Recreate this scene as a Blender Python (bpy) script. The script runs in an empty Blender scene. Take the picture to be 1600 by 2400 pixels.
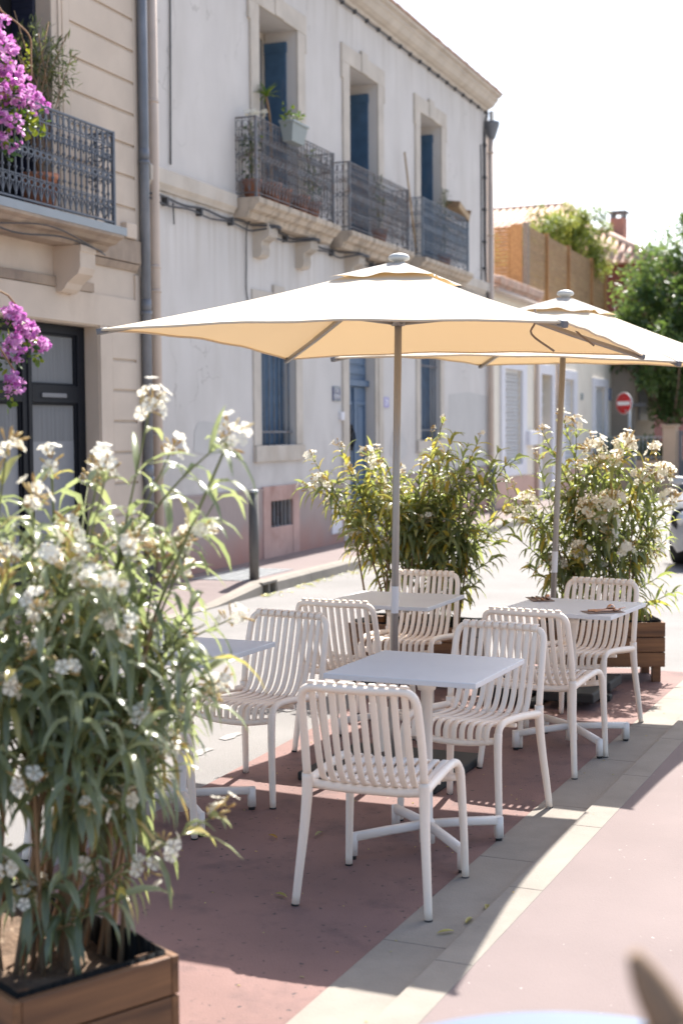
import bpy, bmesh, math, random
from mathutils import Vector, Matrix, Euler, noise as mnoise
C = bpy.context.scene.collection
R = math.radians
V = Vector

# ------------------------------------------------------------------ mesh builder
class MB:
    def __init__(self):
        self.v = []; self.f = []; self.t = []; self.tint = 0.5; self.sm = []
    def av(self, p):
        self.v.append((p[0], p[1], p[2])); self.t.append(self.tint); return len(self.v) - 1
    def face(self, pts, smooth=False):
        self.f.append([self.av(p) for p in pts]); self.sm.append(smooth)
    def box(self, x0, x1, y0, y1, z0, z1, m=None):
        p = [V((x, y, z)) for z in (z0, z1) for y in (y0, y1) for x in (x0, x1)]
        if m is not None: p = [m @ q for q in p]
        b = [self.av(q) for q in p]
        for q in ((0,2,3,1),(4,5,7,6),(0,1,5,4),(2,6,7,3),(0,4,6,2),(1,3,7,5)):
            self.f.append([b[i] for i in q]); self.sm.append(False)
    def tube(self, path, rad, n=8, cap=True, sx=1.0, smooth=True, closed=False, up0=None):
        path = [V(p) for p in path]; k = len(path)
        rads = rad if isinstance(rad, (list, tuple)) else [rad] * k
        rings = []; up = up0
        for i, p in enumerate(path):
            if closed: d = path[(i + 1) % k] - path[i - 1]
            else: d = path[min(i + 1, k - 1)] - path[max(i - 1, 0)]
            if d.length < 1e-9: d = V((0, 0, 1))
            d.normalize()
            if up is None: up = V((0, 0, 1)) if abs(d.z) < 0.9 else V((1, 0, 0))
            s = d.cross(up)
            if s.length < 1e-4: s = d.cross(V((0, 1, 0.1)))
            s.normalize(); up = s.cross(d).normalized()
            rings.append([self.av(p + (s * math.cos(a) * sx + up * math.sin(a)) * rads[i]) for a in [2 * math.pi * (j + .5) / n for j in range(n)]])
        for i in range(k if closed else k - 1):
            a, b = rings[i], rings[(i + 1) % k]
            for j in range(n):
                self.f.append([a[j], a[(j + 1) % n], b[(j + 1) % n], b[j]]); self.sm.append(smooth)
        if cap and not closed:
            self.f.append(rings[0][::-1]); self.sm.append(False)
            self.f.append(rings[-1][:]); self.sm.append(False)
    def sweep(self, path, w, h, side, smooth=True):
        # rectangular rounded strip swept along path; side = fixed width direction
        side = V(side).normalized(); path = [V(p) for p in path]; k = len(path)
        prof = [(-.5, -.28), (-.38, -.5), (.38, -.5), (.5, -.28), (.5, .28), (.38, .5), (-.38, .5), (-.5, .28)]
        rings = []
        for i, p in enumerate(path):
            d = (path[min(i + 1, k - 1)] - path[max(i - 1, 0)]).normalized()
            nn = side.cross(d).normalized()
            rings.append([self.av(p + side * (a * w) + nn * (b * h)) for a, b in prof])
        for i in range(k - 1):
            a, b = rings[i], rings[i + 1]
            for j in range(8):
                self.f.append([a[j], b[j], b[(j + 1) % 8], a[(j + 1) % 8]]); self.sm.append(smooth)
        self.f.append(rings[0][:]); self.sm.append(False); self.f.append(rings[-1][::-1]); self.sm.append(False)
    def lathe(self, prof, c=(0, 0, 0), n=20, cap=True, smooth=True):
        rings = [[self.av((c[0] + r * math.cos(2 * math.pi * j / n), c[1] + r * math.sin(2 * math.pi * j / n), c[2] + z)) for j in range(n)] for r, z in prof]
        for i in range(len(rings) - 1):
            for j in range(n):
                self.f.append([rings[i][j], rings[i][(j + 1) % n], rings[i + 1][(j + 1) % n], rings[i + 1][j]]); self.sm.append(smooth)
        if cap:
            self.f.append(rings[0][::-1]); self.sm.append(False); self.f.append(rings[-1][:]); self.sm.append(False)
    def extrude_profile(self, prof, y0, y1, axis='y', smooth=False):
        # prof: (x,z) closed polygon extruded along y (local) ; axis 'x' -> prof is (y,z)
        def P(a, b, t): return (a, t, b) if axis == 'y' else (t, a, b)
        A = [self.av(P(a, b, y0)) for a, b in prof]; B = [self.av(P(a, b, y1)) for a, b in prof]; n = len(prof)
        for i in range(n):
            self.f.append([A[i], A[(i + 1) % n], B[(i + 1) % n], B[i]]); self.sm.append(smooth)
        self.f.append(A[::-1]); self.sm.append(False); self.f.append(B[:]); self.sm.append(False)
    def leaf(self, p, d, up, L, w, droop=.5, fold=.25, n=4):
        # narrow lance-shaped bent leaf, two strips folded along the midrib
        p = V(p); d = V(d).normalized(); up = V(up)
        s = d.cross(up)
        if s.length < 1e-3: s = d.cross(V((1, .3, 0)))
        s.normalize(); nn = s.cross(d).normalized()
        rows = []; q = p.copy(); dd = d.copy()
        for i in range(n + 1):
            t = i / n
            ww = w * (.25 + 2.6 * t) if t < .28 else w * (1 - ((t - .28) / .72) ** 3.2)
            ww = max(ww, w * .03)
            nn2 = s.cross(dd).normalized()
            rows.append((self.av(q + s * ww * .5 + nn2 * ww * fold), self.av(q), self.av(q - s * ww * .5 + nn2 * ww * fold)))
            q = q + dd * (L / n)
            dd = (dd + V((0, 0, -1)) * droop / n).normalized()
        for i in range(n):
            a, b = rows[i], rows[i + 1]
            self.f.append([a[0], a[1], b[1], b[0]]); self.sm.append(True)
            self.f.append([a[1], a[2], b[2], b[1]]); self.sm.append(True)
    def oval(self, p, d, up, L, w):
        p = V(p); d = V(d).normalized(); s = d.cross(V(up))
        if s.length < 1e-3: s = d.cross(V((1, .3, 0)))
        s.normalize(); nn = s.cross(d)
        m0 = self.av(p); m1 = self.av(p + d * L * .5 - nn * w * .12); m2 = self.av(p + d * L - nn * w * .05)
        for sg in (1, -1):
            a = self.av(p + d * L * .3 + s * sg * w * .5 + nn * w * .1); b = self.av(p + d * L * .72 + s * sg * w * .38 + nn * w * .06)
            q = [m0, a, b, m2, m1]
            self.f.append(q if sg < 0 else q[::-1]); self.sm.append(True)
    def flower(self, c, nrm, r, np=5, rs=random):
        nrm = V(nrm).normalized(); s = nrm.orthogonal().normalized(); u = nrm.cross(s)
        a0 = rs.random() * 6.28
        for k in range(np):
            a = a0 + 2 * math.pi * k / np
            def q(rr, da, h): return V(c) + (s * math.cos(a + da) + u * math.sin(a + da)) * rr * r + nrm * h * r
            self.face([q(.05, 0, 0), q(.55, -.50, .2), q(.92, -.50, .12), q(1.04, .02, .22), q(.95, .54, .1), q(.55, .48, .24)], True)
    def build(self, name, mat, parent=None, bevel=0, solid=0):
        me = bpy.data.meshes.new(name); me.from_pydata(self.v, [], self.f); me.update()
        me.polygons.foreach_set('use_smooth', self.sm)
        at = me.attributes.new('tint', 'FLOAT', 'POINT'); at.data.foreach_set('value', self.t)
        for m in (mat if isinstance(mat, (list, tuple)) else [mat]): me.materials.append(m)
        o = bpy.data.objects.new(name, me); C.objects.link(o)
        if parent is not None: o.parent = parent
        if solid:
            q = o.modifiers.new('Solidify', 'SOLIDIFY'); q.thickness = solid; q.offset = 0
        if bevel:
            q = o.modifiers.new('Bevel', 'BEVEL'); q.width = bevel; q.segments = 2; q.limit_method = 'ANGLE'; q.harden_normals = False
        return o

def bez(pts, n=6):
    # Catmull-Rom through the points
    P = [V(p) for p in pts]; P = [P[0] * 2 - P[1]] + P + [P[-1] * 2 - P[-2]]; out = []
    for i in range(1, len(P) - 2):
        for k in range(n):
            t = k / n; a, b, c, d = P[i - 1], P[i], P[i + 1], P[i + 2]
            out.append(.5 * ((2 * b) + (c - a) * t + (2 * a - 5 * b + 4 * c - d) * t * t + (3 * b - a - 3 * c + d) * t ** 3))
    out.append(P[-2]); return out

def tag(o, label=None, cat=None, group=None, kind=None):
    if label: o['label'] = label
    if cat: o['category'] = cat
    if group: o['group'] = group
    if kind: o['kind'] = kind
    return o
def empty(name, loc=(0, 0, 0), rz=0.0, label=None, cat=None, group=None):
    o = bpy.data.objects.new(name, None); C.objects.link(o); o.location = loc; o.rotation_euler = (0, 0, rz)
    o.empty_display_size = .1
    return tag(o, label, cat, group)
def copy_tree(o, parent=None):
    c = o.copy(); C.objects.link(c); c.parent = parent
    for ch in [x for x in bpy.data.objects if x.parent == o]: copy_tree(ch, c)
    return c

# ------------------------------------------------------------------ materials
def newmat(name):
    m = bpy.data.materials.new(name); m.use_nodes = True; nt = m.node_tree
    return m, nt, nt.nodes['Principled BSDF']
def mixc(nt, fac, a, b):
    n = nt.nodes.new('ShaderNodeMix'); n.data_type = 'RGBA'
    for s, val in ((n.inputs[0], fac), (n.inputs[6], a), (n.inputs[7], b)):
        if hasattr(val, 'links') or isinstance(val, bpy.types.NodeSocket): nt.links.new(val, s)
        elif isinstance(val, (tuple, list)): s.default_value = (*val[:3], 1)
        else: s.default_value = val
    return n.outputs[2]
def nz(nt, scale, detail=5, stretch=(1, 1, 1), rough=.55, off=(0, 0, 0)):
    tc = nt.nodes.new('ShaderNodeTexCoord'); mp = nt.nodes.new('ShaderNodeMapping')
    mp.inputs['Scale'].default_value = stretch; mp.inputs['Location'].default_value = off
    n = nt.nodes.new('ShaderNodeTexNoise'); n.inputs['Scale'].default_value = scale; n.inputs['Detail'].default_value = detail; n.inputs['Roughness'].default_value = rough
    nt.links.new(tc.outputs['Object'], mp.inputs['Vector']); nt.links.new(mp.outputs[0], n.inputs['Vector'])
    return n.outputs['Fac']
def ramp(nt, fac, a, b):
    n = nt.nodes.new('ShaderNodeMapRange'); n.inputs['From Min'].default_value = a; n.inputs['From Max'].default_value = b
    nt.links.new(fac, n.inputs['Value']); return n.outputs[0]
def sc(c, k): return tuple(min(1, x * k) for x in c)
def mat(name, col, rough=.7, var=.12, scale=3, dirt=None, dscale=1.2, dstretch=(1, 1, 1), dlo=.5, dhi=.72, damt=.7, bump=.15, bscale=60, metal=0, spec=.4, stretch=(1, 1, 1), speck=None, bstretch=(1, 1, 1)):
    m, nt, b = newmat(name)
    c = mixc(nt, ramp(nt, nz(nt, scale, 6, stretch), .3, .7), sc(col, 1 - var), sc(col, 1 + var))
    if dirt:
        mu = nt.nodes.new('ShaderNodeMath'); mu.operation = 'MULTIPLY'; mu.inputs[1].default_value = damt
        nt.links.new(ramp(nt, nz(nt, dscale, 7, dstretch, .62, (3.1, 7.7, 1.3)), dlo, dhi), mu.inputs[0])
        c = mixc(nt, mu.outputs[0], c, dirt)
    if speck:
        c = mixc(nt, ramp(nt, nz(nt, speck[1], 2, (1, 1, 1), .5, (9, 4, 2)), speck[2], speck[2] + .05), c, speck[0])
    nt.links.new(c, b.inputs['Base Color'])
    b.inputs['Roughness'].default_value = rough; b.inputs['Metallic'].default_value = metal; b.inputs['Specular IOR Level'].default_value = spec
    if bump:
        bn = nt.nodes.new('ShaderNodeBump'); bn.inputs['Strength'].default_value = bump; bn.inputs['Distance'].default_value = .01
        nt.links.new(nz(nt, bscale, 4, bstretch), bn.inputs['Height']); nt.links.new(bn.outputs[0], b.inputs['Normal'])
    return m
def leafmat(name, stops, trans=.35, rough=.4, tcol=None, spec=.5):
    m, nt, b = newmat(name)
    at = nt.nodes.new('ShaderNodeAttribute'); at.attribute_name = 'tint'
    cr = nt.nodes.new('ShaderNodeValToRGB'); e = cr.color_ramp.elements
    while len(e) < len(stops): e.new(.5)
    for k, (p, col) in enumerate(stops): e[k].position = p; e[k].color = (*col, 1)
    nt.links.new(at.outputs['Fac'], cr.inputs[0]); nt.links.new(cr.outputs[0], b.inputs['Base Color'])
    b.inputs['Roughness'].default_value = rough; b.inputs['Specular IOR Level'].default_value = spec
    tr = nt.nodes.new('ShaderNodeBsdfTranslucent'); mx = nt.nodes.new('ShaderNodeMixShader'); mx.inputs[0].default_value = trans
    nt.links.new(mixc(nt, .6, cr.outputs[0], tcol) if tcol else cr.outputs[0], tr.inputs[0])
    nt.links.new(b.outputs[0], mx.inputs[1]); nt.links.new(tr.outputs[0], mx.inputs[2])
    nt.links.new(mx.outputs[0], nt.nodes['Material Output'].inputs['Surface'])
    return m
def woodmat(name, col, dark, axis=0, scale=6, rough=.65, bump=.25):
    st = [18, 18, 18]; st[axis] = 1.2
    m, nt, b = newmat(name)
    g = nz(nt, scale * .25, 6, tuple(st), .6)
    c = mixc(nt, ramp(nt, g, .3, .72), dark, col)
    c = mixc(nt, ramp(nt, nz(nt, 3, 4, (1, 1, 1), .5, (5, 1, 8)), .55, .8), c, sc(dark, .75))
    nt.links.new(c, b.inputs['Base Color']); b.inputs['Roughness'].default_value = rough
    bn = nt.nodes.new('ShaderNodeBump'); bn.inputs['Strength'].default_value = bump; bn.inputs['Distance'].default_value = .004
    nt.links.new(g, bn.inputs['Height']); nt.links.new(bn.outputs[0], b.inputs['Normal'])
    return m
def plain(name, col, rough=.5, metal=0, spec=.5):
    return mat(name, col, rough, .04, 5, bump=0, metal=metal, spec=spec)
def slatbump(m, axis, pitch, strength=.6, dist=.01):
    # parallel grooves cut into a surface
    nt = m.node_tree; b = nt.nodes['Principled BSDF']
    tc = nt.nodes.new('ShaderNodeTexCoord'); sp = nt.nodes.new('ShaderNodeSeparateXYZ'); nt.links.new(tc.outputs['Object'], sp.inputs[0])
    mu = nt.nodes.new('ShaderNodeMath'); mu.operation = 'DIVIDE'; mu.inputs[1].default_value = pitch; nt.links.new(sp.outputs[axis], mu.inputs[0])
    fr = nt.nodes.new('ShaderNodeMath'); fr.operation = 'PINGPONG'; fr.inputs[1].default_value = .5; nt.links.new(mu.outputs[0], fr.inputs[0])
    r = ramp(nt, fr.outputs[0], 0, .06)
    bn = nt.nodes.new('ShaderNodeBump'); bn.inputs['Strength'].default_value = strength; bn.inputs['Distance'].default_value = dist
    nt.links.new(r, bn.inputs['Height'])
    old = b.inputs['Normal'].links
    if old: nt.links.new(old[0].from_socket, bn.inputs['Normal'])
    nt.links.new(bn.outputs[0], b.inputs['Normal']); return m

M = {}
M['plaster'] = mat('plaster_main', (.585, .545, .512), .85, .06, 1.1, (.46, .42, .375), 1.0, (1, 2.0, .45), .48, .80, .6, .25, 45)
nt_ = M['plaster'].node_tree; b_n = nt_.nodes['Principled BSDF']; src = b_n.inputs['Base Color'].links[0].from_socket
tc_ = nt_.nodes.new('ShaderNodeTexCoord'); sp_ = nt_.nodes.new('ShaderNodeSeparateXYZ'); nt_.links.new(tc_.outputs['Object'], sp_.inputs[0])
run_ = ramp(nt_, nz(nt_, 2.2, 6, (1, 5, .22), .6, (2, 4, 1)), .42, .70)
def band_(z0, z1):
    return ramp(nt_, sp_.outputs[2], z0, z1)
def mul_(a, b_):
    q = nt_.nodes.new('ShaderNodeMath'); q.operation = 'MULTIPLY'
    nt_.links.new(a, q.inputs[0])
    if isinstance(b_, float): q.inputs[1].default_value = b_
    else: nt_.links.new(b_, q.inputs[1])
    return q.outputs[0]
up_ = mul_(band_(3.2, 4.2), band_(4.5, 4.24)); dn_ = mul_(band_(2.3, 1.0), ramp(nt_, nz(nt_, .9, 6, (1, 1, .8), .65, (6, 2, 5)), .42, .6)); tp_ = band_(6.9, 7.7)
c_ = mixc(nt_, mul_(mul_(up_, run_), .55), src, (.33, .27, .20)); c_ = mixc(nt_, mul_(dn_, .6), c_, (.40, .365, .335)); c_ = mixc(nt_, mul_(mul_(tp_, run_), .6), c_, (.38, .33, .27))
vor = nt_.nodes.new('ShaderNodeTexVoronoi'); vor.feature = 'DISTANCE_TO_EDGE'; vor.inputs['Scale'].default_value = .55
nw_ = nt_.nodes.new('ShaderNodeVectorMath'); nw_.operation = 'MULTIPLY_ADD'
ns_ = nt_.nodes.new('ShaderNodeTexNoise'); ns_.inputs['Scale'].default_value = 2.2; ns_.inputs['Detail'].default_value = 6; nt_.links.new(tc_.outputs['Object'], ns_.inputs['Vector'])
nt_.links.new(ns_.outputs['Color'], nw_.inputs[0]); nw_.inputs[1].default_value = (.9, .9, .9); nt_.links.new(tc_.outputs['Object'], nw_.inputs[2]); nt_.links.new(nw_.outputs[0], vor.inputs['Vector'])
c_ = mixc(nt_, mul_(mul_(ramp(nt_, vor.outputs['Distance'], .006, .0), ramp(nt_, nz(nt_, .8, 3, (1, 1, 1), .5, (1, 8, 2)), .5, .6)), .55), c_, (.25, .22, .19))
nt_.links.new(c_, b_n.inputs['Base Color'])
M['plaster_patch'] = mat('plaster_patch', (.50, .475, .45), .9, .06, 2, bump=.15, bscale=50)
M['stone_trim'] = mat('stone_trim', (.52, .46, .395), .85, .10, 3, (.34, .27, .2), 2.2, (1, 1, .5), .52, .8, .6, .25, 40)
M['stone_dirty'] = mat('stone_dirty', (.46, .38, .30), .9, .14, 3, (.09, .075, .06), 5.5, (1, 1.6, .5), .48, .72, .75, .35, 35)
M['stone_left'] = mat('stone_left', (.55, .455, .37), .88, .07, 2, (.38, .29, .22), 1.3, (1, 1, .6), .52, .82, .6, .22, 55)
M['stone_left_dirty'] = mat('stone_left_dirty', (.35, .27, .205), .9, .15, 4, (.17, .13, .11), 3, (1, 1, .5), .45, .7, .7, .3, 40)
M['plinth'] = mat('plinth_paint', (.345, .275, .25), .85, .07, 2, bump=.15, bscale=60)
nt_ = M['plinth'].node_tree; b_n = nt_.nodes['Principled BSDF']; src = b_n.inputs['Base Color'].links[0].from_socket
tc_ = nt_.nodes.new('ShaderNodeTexCoord'); sp_ = nt_.nodes.new('ShaderNodeSeparateXYZ'); nt_.links.new(tc_.outputs['Object'], sp_.inputs[0])
ad_ = nt_.nodes.new('ShaderNodeMath'); ad_.operation = 'MULTIPLY_ADD'; nt_.links.new(nz(nt_, 1.6, 6, (1, 1, .6), .6, (4, 4, 4)), ad_.inputs[0]); ad_.inputs[1].default_value = .8; nt_.links.new(sp_.outputs[2], ad_.inputs[2])
nt_.links.new(mixc(nt_, ramp(nt_, ad_.outputs[0], 1.0, .45), src, (.42, .21, .165)), b_n.inputs['Base Color'])
slatbump(M['plinth'], 1, .11, .6)
M['plinth_flat'] = mat('plinth_flat', (.47, .31, .265), .85, .12, 3, (.27, .13, .1), 2, (1, 1, 1), .5, .72, .7, .2, 40)
M['yellow'] = mat('cream_render', (.76, .69, .575), .85, .05, 2, (.66, .56, .44), 1.2, (1, 1, .6), .5, .8, .5, .15, 60)
M['pink'] = mat('pink_render', (.54, .36, .29), .85, .06, 2, bump=.15)
M['white_trim'] = mat('white_trim', (.70, .68, .70), .8, .04, 3, bump=.1)
M['red_pave'] = mat('red_paving', (.195, .115, .101), .80, .16, 1.6, (.085, .058, .058), 4.5, (1, 1, 1), .52, .74, .75, .3, 130, speck=((.055, .045, .045), 34, .66), spec=.35)
M['red_walk'] = mat('red_walk', (.190, .150, .143), .85, .07, 1.6, (.215, .172, .163), 1.0, (1, 1, 1), .45, .75, .6, .25, 130, speck=((.42, .38, .36), 45, .745), spec=.3)
M['stone_strip'] = mat('kerb_stone', (.245, .218, .185), .85, .10, 5, (.15, .135, .115), 2.5, (1, 1, 1), .5, .75, .5, .25, 120)
M['asphalt'] = mat('worn_asphalt', (.20, .19, .183), .9, .12, 1.2, (.155, .147, .14), .8, (1, 1, 1), .48, .72, .5, .5, 160, speck=((.27, .258, .248), 170, .56))
M['earth'] = mat('far_ground', (.28, .25, .21), .9, .1, .5, bump=.1)
M['paint'] = mat('worn_paint', (.40, .385, .37), .8, .06, 8, (.24, .225, .215), 14, (1, 1, 1), .38, .52, 1, .2, 120)
M['chair'] = mat('chair_resin', (.90, .78, .66), .40, .025, 2, (.62, .50, .40), 7, (1, 1, .5), .58, .80, .45, .04, 300, spec=.42)
M['table'] = mat('table_white', (.63, .63, .64), .36, .015, 2, (.52, .52, .53), 5, (1, 1, 1), .5, .8, .5, .03, 250, spec=.45)
M['table_metal'] = plain('table_metal', (.80, .73, .66), .4)
M['glide'] = plain('black_rubber', (.02, .02, .02), .7)
M['steel'] = mat('steel', (.45, .45, .45), .3, .05, 4, metal=1, bump=0)
M['pole'] = mat('pole_paint', (.34, .315, .29), .38, .03, 4, bump=0, metal=.35)
M['cap'] = plain('cap_plastic', (.45, .46, .45), .45)
M['cord'] = plain('cord', (.23, .18, .15), .7)
M['shutter'] = slatbump(mat('shutter_blue', (.052, .105, .175), .6, .15, 6, (.13, .15, .19), 2.5, (3, 3, .5), .55, .78, .7, .15, 40), 2, .055, .25, .006)
M['shutter_plain'] = slatbump(mat('shutter_boards', (.055, .108, .18), .6, .18, 6, (.17, .17, .17), 3, (1, 8, .5), .55, .76, .8, .2, 50, bstretch=(1, 6, .3)), 1, .13, .7)
M['door_blue'] = mat('door_blue', (.085, .135, .21), .55, .12, 4, (.20, .21, .22), 3, (1, 5, .6), .56, .8, .6, .15, 40)
M['rust'] = mat('rusty_iron', (.165, .17, .185), .7, .15, 9, (.13, .08, .055), 12, (1, 1, 1), .46, .64, .8, .2, 60)
M['rail_blue'] = mat('grey_blue_iron', (.14, .17, .21), .6, .15, 9, (.11, .09, .08), 7, (1, 1, 1), .5, .65, .6, .15, 60)
M['rail_grey'] = mat('grey_iron', (.10, .115, .145), .5, .12, 9, (.14, .14, .15), 7, (1, 1, 1), .5, .7, .5, .1, 60)
M['dark_frame'] = mat('dark_frame', (.008, .009, .013), .6, .1, 5, bump=.03, spec=.2)
M['glass'] = plain('shop_glass', (.10, .105, .11), .12, 0, .6)
M['curtain'] = slatbump(mat('net_curtain', (.17, .172, .175), .9, .14, 5, stretch=(1, 9, .2), bump=.1), 1, .07, .5)
M['frost'] = plain('frosted_film', (.20, .205, .22), .35)
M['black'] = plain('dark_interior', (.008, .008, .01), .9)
M['zinc'] = mat('zinc', (.17, .18, .20), .5, .12, 6, (.30, .30, .32), 5, (1, 1, .3), .5, .7, .5, .1, 50, metal=.25)
M['pipe_beige'] = mat('beige_pipe', (.55, .45, .38), .6, .06, 3, (.42, .30, .22), 3, (1, 1, .3), .5, .8, .6, .08, 40)
M['cable'] = plain('cable_black', (.05, .05, .055), .6)
M['flash'] = mat('flashing', (.20, .21, .23), .35, .05, 5, bump=.02, metal=.6)
M['tile'] = mat('roof_tile', (.50, .22, .13), .85, .22, 6, (.36, .2, .15), 3, (1, 1, 1), .45, .7, .6, .25, 40)
M['tile_pale'] = mat('roof_tile_pale', (.52, .37, .29), .85, .25, 4, (.50, .24, .15), 5, (1, 1, 1), .5, .65, .7, .2, 40)
M['screen_wood'] = woodmat('screen_wood', (.48, .26, .10), (.24, .115, .045), 1, 5)
M['screen_cane'] = slatbump(mat('screen_cane', (.32, .20, .10), .8, .25, 12, (.48, .34, .17), 3, (1, 1, 3), .5, .7, .6, .2, 60, stretch=(1, .3, 6)), 2, .03, .8)
M['planter_x'] = woodmat('planter_board', (.25, .115, .045), (.075, .032, .014), 0, 5)
M['planter_y'] = woodmat('planter_board_end', (.25, .115, .047), (.075, .032, .015), 1, 5)
M['planter_grey'] = woodmat('planter_board_weathered', (.26, .22, .18), (.13, .10, .08), 1, 5)
M['liner'] = plain('black_liner', (.012, .012, .012), .85, 0, .1)
M['soil'] = mat('soil', (.13, .085, .055), .95, .35, 18, (.30, .22, .15), 22, (1, 1, 1), .55, .66, .8, 1.0, 35)
M['bark'] = mat('oleander_bark', (.27, .17, .095), .8, .25, 12, stretch=(1, 1, .3), bump=.3, bscale=50)
M['twig'] = mat('green_twig', (.15, .16, .06), .7, .2, 10, bump=.1)
M['tree_bark'] = mat('tree_bark', (.20, .135, .088), .9, .3, 8, bump=.6, bscale=25, stretch=(1, 1, .3))
LS = [(0, (.075, .105, .05)), (.3, (.145, .19, .09)), (.6, (.24, .28, .13)), (.76, (.33, .33, .11)), (.88, (.58, .43, .06)), (1, (.55, .30, .045))]
M['leaf'] = leafmat('oleander_leaf', LS, .55, .32, (.36, .41, .08), .9)
M['leaf_pale'] = leafmat('oleander_leaf_pale', [(0, (.10, .13, .075)), (.3, (.18, .225, .135)), (.6, (.28, .32, .19)), (.78, (.36, .36, .17)), (.9, (.56, .43, .10)), (1, (.52, .32, .07))], .5, .30, (.36, .42, .14), 1.0)
M['petal'] = leafmat('oleander_petal', [(0, (.82, .79, .68)), (.6, (.84, .81, .71)), (.72, (.66, .54, .27)), (1, (.46, .30, .11))], .4, .6)
M['boug'] = leafmat('bougainvillea_bract', [(0, (.56, .14, .52)), (1, (.84, .52, .79))], .4, .6)
M['green'] = leafmat('bright_leaf', [(0, (.02, .05, .012)), (.5, (.07, .15, .02)), (1, (.30, .34, .03))], .35, .4)
M['darktree'] = leafmat('glossy_tree_leaf', [(0, (.045, .08, .028)), (.6, (.10, .165, .05)), (1, (.22, .30, .08))], .42, .30, (.2, .3, .05), .7)
M['limetree'] = leafmat('lime_tree_leaf', [(0, (.12, .16, .035)), (.6, (.27, .32, .06)), (1, (.45, .44, .09))], .45, .5)
M['olive'] = leafmat('olive_leaf', [(0, (.05, .06, .03)), (.6, (.12, .15, .06)), (1, (.28, .33, .10))], .3, .5)
M['terracotta'] = mat('terracotta', (.40, .17, .10), .85, .12, 6, bump=.1)
M['box_grey'] = mat('grey_plastic', (.24, .27, .27), .55, .05, 5, bump=.03)
M['sign_blue'] = plain('enamel_blue', (.025, .045, .14), .3)
M['sign_lav'] = plain('enamel_lavender', (.22, .21, .48), .3)
M['sign_street'] = plain('street_sign_blue', (.035, .13, .33), .35)
M['white'] = plain('white_paint', (.75, .75, .75), .5)
M['sign_red'] = plain('sign_red', (.50, .008, .012), .35)
M['galv'] = mat('galvanised', (.42, .44, .45), .4, .1, 10, metal=.5, bump=0)
M['bollard'] = mat('bollard_wood', (.12, .11, .10), .75, .25, 6, (.25, .24, .23), 4, (3, 3, .4), .5, .7, .6, .3, 40, stretch=(3, 3, .3))
M['wood_pale'] = woodmat('pale_wood', (.48, .34, .2), (.3, .2, .11), 2, 5)
M['carpaint'] = plain('car_silver', (.40, .41, .43), .3, .25)
M['car_black'] = plain('car_trim', (.02, .02, .022), .5)
M['car_glass'] = plain('car_glass', (.03, .035, .04), .08)
M['lamp_glass'] = plain('lamp_glass', (.6, .6, .6), .1, .3)
M['napkin'] = mat('napkin_kraft', (.27, .20, .16), .9, .08, 20, bump=.1)
M['copper'] = mat('copper_cutlery', (.52, .33, .24), .22, .05, 5, metal=1, bump=0)
M['gate'] = plain('gate_grey', (.15, .15, .16), .5)
M['pillar'] = mat('pillar_render', (.55, .40, .28), .85, .06, 3, bump=.1)
M['house_far'] = mat('far_render', (.30, .25, .20), .9, .1, 2, bump=.1)
M['table_blue'] = plain('blue_white_paint', (.12, .16, .235), .5)
M['paper'] = plain('sticker_paper', (.68, .66, .66), .5)

# parasol canvas: cream woven cloth that lets warm light through
m, nt, b = newmat('parasol_canvas')
b.inputs['Base Color'].default_value = (.68, .60, .475, 1); b.inputs['Roughness'].default_value = .85; b.inputs['Specular IOR Level'].default_value = .1
tr = nt.nodes.new('ShaderNodeBsdfTranslucent'); tr.inputs[0].default_value = (.84, .53, .215, 1)
mx = nt.nodes.new('ShaderNodeMixShader'); mx.inputs[0].default_value = .135
nt.links.new(b.outputs[0], mx.inputs[1]); nt.links.new(tr.outputs[0], mx.inputs[2]); nt.links.new(mx.outputs[0], nt.nodes['Material Output'].inputs['Surface'])
M['canvas'] = m
m, nt, b = newmat('parasol_vent_canvas')
b.inputs['Base Color'].default_value = (.58, .545, .49, 1); b.inputs['Roughness'].default_value = .85; b.inputs['Specular IOR Level'].default_value = .1
tr = nt.nodes.new('ShaderNodeBsdfTranslucent'); tr.inputs[0].default_value = (.66, .42, .16, 1)
mx = nt.nodes.new('ShaderNodeMixShader'); mx.inputs[0].default_value = .16
nt.links.new(b.outputs[0], mx.inputs[1]); nt.links.new(tr.outputs[0], mx.inputs[2]); nt.links.new(mx.outputs[0], nt.nodes['Material Output'].inputs['Surface'])
M['canvas_vent'] = m

# ------------------------------------------------------------------ camera, sky, sun
cd = bpy.data.cameras.new('camera'); cam = bpy.data.objects.new('camera', cd); C.objects.link(cam)
yaw, pitch, roll = R(24.1), R(3.35), R(.4)
F = V((-math.sin(yaw) * math.cos(pitch), math.cos(yaw) * math.cos(pitch), -math.sin(pitch)))
Rt = V((math.cos(yaw), math.sin(yaw), 0)); U = Rt.cross(F)
R2 = Rt * math.cos(roll) - U * math.sin(roll); U2 = U * math.cos(roll) + Rt * math.sin(roll)
mw = Matrix(((R2.x, U2.x, -F.x, 0), (R2.y, U2.y, -F.y, 0), (R2.z, U2.z, -F.z, 1.72), (0, 0, 0, 1)))
cam.matrix_world = mw
cd.sensor_fit = 'HORIZONTAL'; cd.sensor_width = 24; cd.lens = 50; cd.clip_start = .1; cd.clip_end = 2000
cd.dof.use_dof = True; cd.dof.focus_distance = 6.6; cd.dof.aperture_fstop = 2.6
bpy.context.scene.camera = cam

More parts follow.
